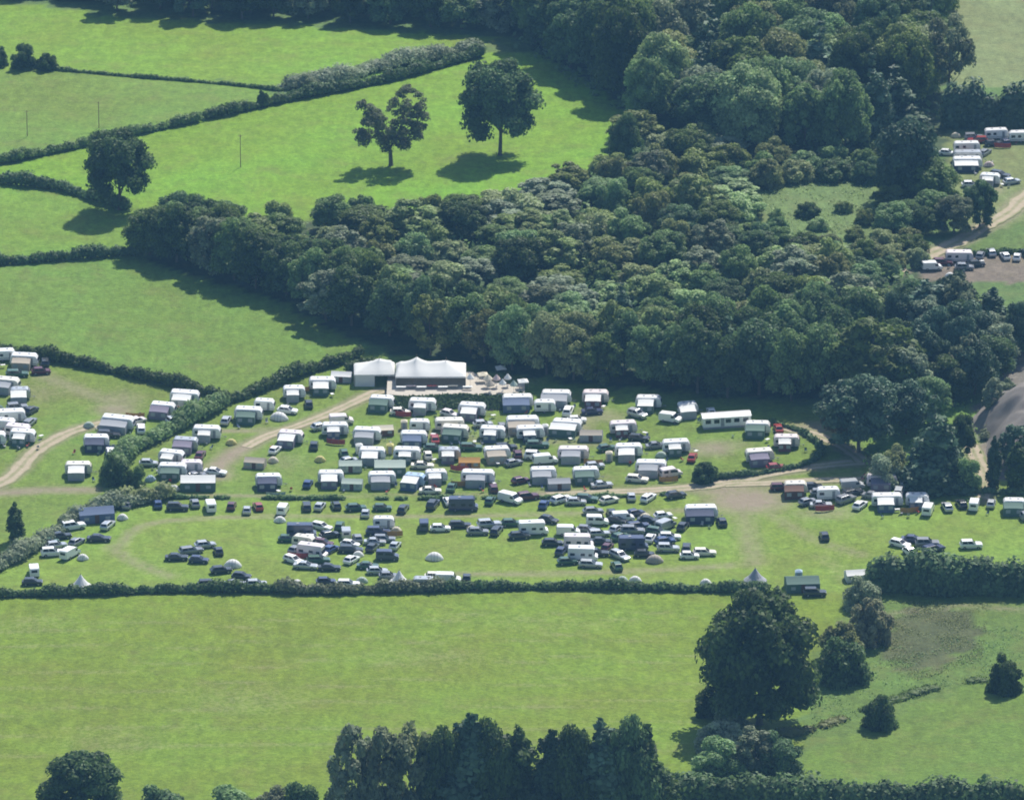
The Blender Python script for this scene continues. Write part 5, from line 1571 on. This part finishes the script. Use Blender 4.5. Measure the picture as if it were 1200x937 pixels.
# ================================================================ TERRACE AND MARQUEE
TH = 2.1
def terrace():
    """raised pale standing in front of the marquee, with a dark planted bank falling to the caravans"""
    TX = at(552, 460).x
    top = [np.array(at(x, y, TH)[:2]) for x, y in [(453 + 2 * k, 462 + 1.2 * math.sin(k * .11) - max(0, k - 60) * .18) for k in range(82)]]
    mb = MB(); vs = []
    for i, q in enumerate(top):
        z = float(ter(q[0], q[1])) + TH
        bk = 15.5 if q[0] < TX else max(6.5, 15.5 - (q[0] - TX) * 1.2)
        for dy, zz in ((bk + 3.5, float(ter(q[0], q[1] + bk + 3.5)) + .02), (bk, z), (.0, z), (-.5, z - .06)): vs.append((q[0], q[1] + dy, zz))
    n = len(top)
    mb.add(vs, [(i * 4 + j, i * 4 + j + 1, (i + 1) * 4 + j + 1, (i + 1) * 4 + j) for i in range(n - 1) for j in range(3)])
    tag(link('terrace', mb.mesh('terrace', mat('terrace_gravel', (.44, .40, .34), .95, vary=.2, scale=.8, bump=.3))), kind='structure')
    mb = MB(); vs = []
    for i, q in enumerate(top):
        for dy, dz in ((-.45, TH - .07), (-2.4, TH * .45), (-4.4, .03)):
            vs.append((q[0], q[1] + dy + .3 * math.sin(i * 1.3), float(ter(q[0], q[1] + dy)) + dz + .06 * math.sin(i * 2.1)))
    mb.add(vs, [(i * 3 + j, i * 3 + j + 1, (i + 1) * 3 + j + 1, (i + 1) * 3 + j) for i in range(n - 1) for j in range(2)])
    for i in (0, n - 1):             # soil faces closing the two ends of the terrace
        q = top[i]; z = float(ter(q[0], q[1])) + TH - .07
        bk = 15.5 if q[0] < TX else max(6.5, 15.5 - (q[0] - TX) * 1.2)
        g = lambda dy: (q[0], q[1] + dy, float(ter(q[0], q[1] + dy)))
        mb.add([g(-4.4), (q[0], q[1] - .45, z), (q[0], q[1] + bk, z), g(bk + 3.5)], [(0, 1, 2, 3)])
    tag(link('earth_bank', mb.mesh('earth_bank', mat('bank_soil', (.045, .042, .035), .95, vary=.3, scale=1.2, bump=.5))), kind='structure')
    rng = np.random.default_rng(77)
    P = []
    for q in top:
        for _ in range(60):
            t = rng.uniform(0, 1); x, y = q[0] + rng.uniform(-1, 1), q[1] - .5 - 3.7 * t
            P.append((x, y, float(ter(x, y)) + (TH - .15) * (1 - t) + rng.uniform(.05, .45)))
    P = np.array(P); N = unit(rng.normal(size=P.shape) * .5 + np.array([0, -.6, .5]))
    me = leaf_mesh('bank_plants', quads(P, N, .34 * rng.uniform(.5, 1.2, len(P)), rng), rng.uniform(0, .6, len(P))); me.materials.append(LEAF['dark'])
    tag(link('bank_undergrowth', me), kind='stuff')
    return top
TOP = terrace()
def tz(p):                       # terrace level at a point
    k = min(TOP, key=lambda q: abs(q[0] - p.x)); return float(ter(k[0], k[1])) + TH + .01

def marquee(pxl, pxr, pyb, depth, eave, ridge, peaks, label, open_front=True, hip=(2.5, 2.5), up=None):
    """white frame marquee: sagging roof between peaks, walls, open front with poles"""
    a, b = (at(pxl, pyb, TH - .3), at(pxr, pyb, TH - .3)) if up is None else (at(pxl, pyb), at(pxr, pyb))
    L = (b - a).length; base = a.copy()
    e = link('marquee', None); e.location = (a.x, a.y, tz(a) if up is None else a.z + up); e.rotation_euler.z = math.atan2(b.y - a.y, b.x - a.x)
    tag(e, label, 'marquee')
    nx, ny = 40, 12
    def zr(u, v):
        x = u * L
        cross = 1 - abs(v - .5) * 2                       # 0 at eaves, 1 at ridge
        end = min(1, x / hip[0], (L - x) / hip[1])
        top = ridge + sum(h * max(0, 1 - abs(u - c) / wd) ** 2.0 for c, h, wd in peaks)
        sag = -.22 * math.sin(math.pi * cross) - .05 * math.sin(u * L / 3 * math.pi) ** 2
        k = min(cross, max(0, end) ** .7)
        return eave + (top - eave) * (k ** .9) + sag * k
    vs = [(u / nx * L, v / ny * depth, zr(u / nx, v / ny)) for u in range(nx + 1) for v in range(ny + 1)]
    m = len(vs)
    vs += [(x, y, z - .05) for x, y, z in vs]
    fs = []
    for u in range(nx):
        for v in range(ny):
            q = (u * (ny + 1) + v, (u + 1) * (ny + 1) + v, (u + 1) * (ny + 1) + v + 1, u * (ny + 1) + v + 1)
            fs.append(q); fs.append(tuple(i + m for i in reversed(q)))
    link('roof', MB().add(vs, fs).mesh('roof', CLOTH['white'], True), e)
    # scalloped valance along the front
    mb = MB()
    n = int(L / .8)
    for i in range(n): mb.panel([(i * L / n, 0, eave), (i * L / n, 0, eave - .28), ((i + .5) * L / n, 0, eave - .4), ((i + 1) * L / n, 0, eave - .28), ((i + 1) * L / n, 0, eave)], .03, .02)
    link('valance', mb.mesh('valance', CLOTH['white']), e)
    link('back_wall', MB().box(0, L, depth - .06, depth, -.3, eave).mesh('back_wall', CLOTH['white']), e)
    for x in (0, L - .06): link('end_wall', MB().box(x, x + .06, .05, depth - .07, -.3, eave - .02).mesh('end_wall', CLOTH['white']), e)
    k = max(2, int(L / 3.2))
    pm = MB().tube([(0, 0, -.3), (0, 0, eave)], .06, 6).mesh('pole', M_WOOD)
    for i in range(k + 1): o = link('pole', pm, e); o.location = (.1 + i * (L - .2) / k, .08, 0)
    wm = MB().box(0, L / k - .2, -.02, .03, -.3, eave - .3).mesh('front_panel', CLOTH['white'])
    if not open_front:
        for i in range(k):
            if i != k // 2:
                o = link('front_panel', wm, e); o.location = (.1 + i * (L - .2) / k + .1, .08, 0)
    for c, h, wd in peaks:
        o = link('flag_pole', MB().tube([(c * L, depth / 2, ridge * .5), (c * L, depth / 2, ridge + h + .5)], .06, 6).mesh('flag_pole', M_WOOD), e)
    return e
marquee(463.5, 546, 454, 9.5, 2.5, 4.6, [(.30, 1.1, .18), (.72, .35, .2)], 'long white marquee with one sharp peak and open shady front', True, (1.0, 5.0))
marquee(415, 463.5, 453, 8.0, 2.6, 4.6, [(.62, .5, .5)], 'shorter white marquee with closed front beside the long one', False, (5.0, 1.0), .25)

def trestle(px, py, label, m=None, z=0):
    p = at(px, py, TH); e = link('trestle_table', None); e.location = (p.x, p.y, tz(p))
    tag(e, label, 'table', 'tables by the marquee')
    link('tabletop', MB().box(-1.1, 1.1, -.4, .4, .72, .78).mesh('tabletop', m or CLOTH['white']), e)
    lg = MB().tube([(0, -.32, 0), (0, 0, .72)], .03, 5).tube([(0, .32, 0), (0, 0, .72)], .03, 5).mesh('leg', M_STEEL)
    for x in (-.8, .8): o = link('leg', lg, e); o.location.x = x
TL = ['white table at the marquee corner nearest the track', 'pinkish table in the open front of the long marquee', 'white table under the sharp marquee peak', 'red covered table in the open marquee front',
      'white table before the middle marquee pole', 'cream table at the closed end of the long marquee', 'white table on the terrace outside the marquee end']
for i, (x, c) in enumerate([(470, 'white'), (482, 'pink2'), (494, 'white'), (506, 'red'), (519, 'white'), (531, 'cream'), (548, 'white')]): trestle(x, 456 - 1.5 * (i % 2), TL[i], CLOTH[c])
PL = ['white parasol nearest the long marquee end', 'cream pop-up gazebo standing highest against the wood', 'white parasol in front of the cream gazebo', 'white pop-up gazebo at the back of the parasol group',
      'pinkish parasol in the middle of the parasol group', 'white parasol in the middle of the parasol group', 'sand parasol at the front of the parasol group', 'white parasol at the front of the parasol group', 'white pop-up gazebo standing apart at the outer end', 'pale green parasol at the terrace edge']
for (x, y), lb in zip([(551, 440), (566, 434), (572, 441), (587, 433), (582, 441), (595, 440), (574, 448), (589, 447), (613, 443), (602, 449)], PL):
    col = 'pink2' if 'pinkish' in lb else 'sand' if 'sand' in lb else 'cream' if 'cream' in lb else 'pale' if 'pale' in lb else 'white'
    p = at(x, y + 11, TH); p.z = tz(p)
    k = min(TOP, key=lambda q: abs(q[0] - p.x)); TXX = at(552, 460).x; bk = 15.5 if k[0] < TXX else max(6.5, 15.5 - (k[0] - TXX) * 1.2)
    if p.y - k[1] > bk - .5: p = at(x, y + 6); p.y = max(p.y, k[1] + bk + 4); p.z = float(ter(p.x, p.y))
    e = put('gz' if 'gazebo' in lb and 'in front' not in lb else 'ps', p, 10, col, lb); e.scale = (.72, .72, .85) if 'pop-up' in lb else (.85 + .15 * math.sin(x), .85 + .15 * math.sin(x), 1)

# slim timber poles carrying wires across the pastures
def utility_pole(px, py, h, label):
    p = at(px, py); e = link('utility_pole', None); e.location = p; tag(e, label, 'utility pole', 'utility poles')
    link('post', MB().tube([(0, 0, -.5), (0, 0, h)], [.11, .08], 7).mesh('post', M_WOOD), e)
    link('crossarm', MB().box(-.6, .6, -.05, .05, h - .45, h - .37).mesh('crossarm', M_WOOD), e)
utility_pole(282, 196, 8.5, 'slim wooden pole standing alone on the bright oak pasture')
utility_pole(32, 160, 7, 'slim wooden pole in the upper pasture near the diagonal hedge')
utility_pole(116, 150, 7, 'slim wooden pole behind the hedge line oak')

# ================================================================ HAZE
hz = MB().box(-3200, 3200, -700, 4900, -8, CAMZ + 15)
m = bpy.data.materials.new('haze'); m.use_nodes = True
n, l = m.node_tree.nodes, m.node_tree.links
n.remove(n['Principled BSDF'])
pv = n.new('ShaderNodeVolumePrincipled')
pv.inputs['Color'].default_value = (.27, .60, 1, 1)
pv.inputs['Density'].default_value = 0.00006
pv.inputs['Anisotropy'].default_value = 0.0
l.new(pv.outputs[0], n['Material Output'].inputs['Volume'])
tag(link('haze', hz.mesh('haze', m)), kind='stuff')
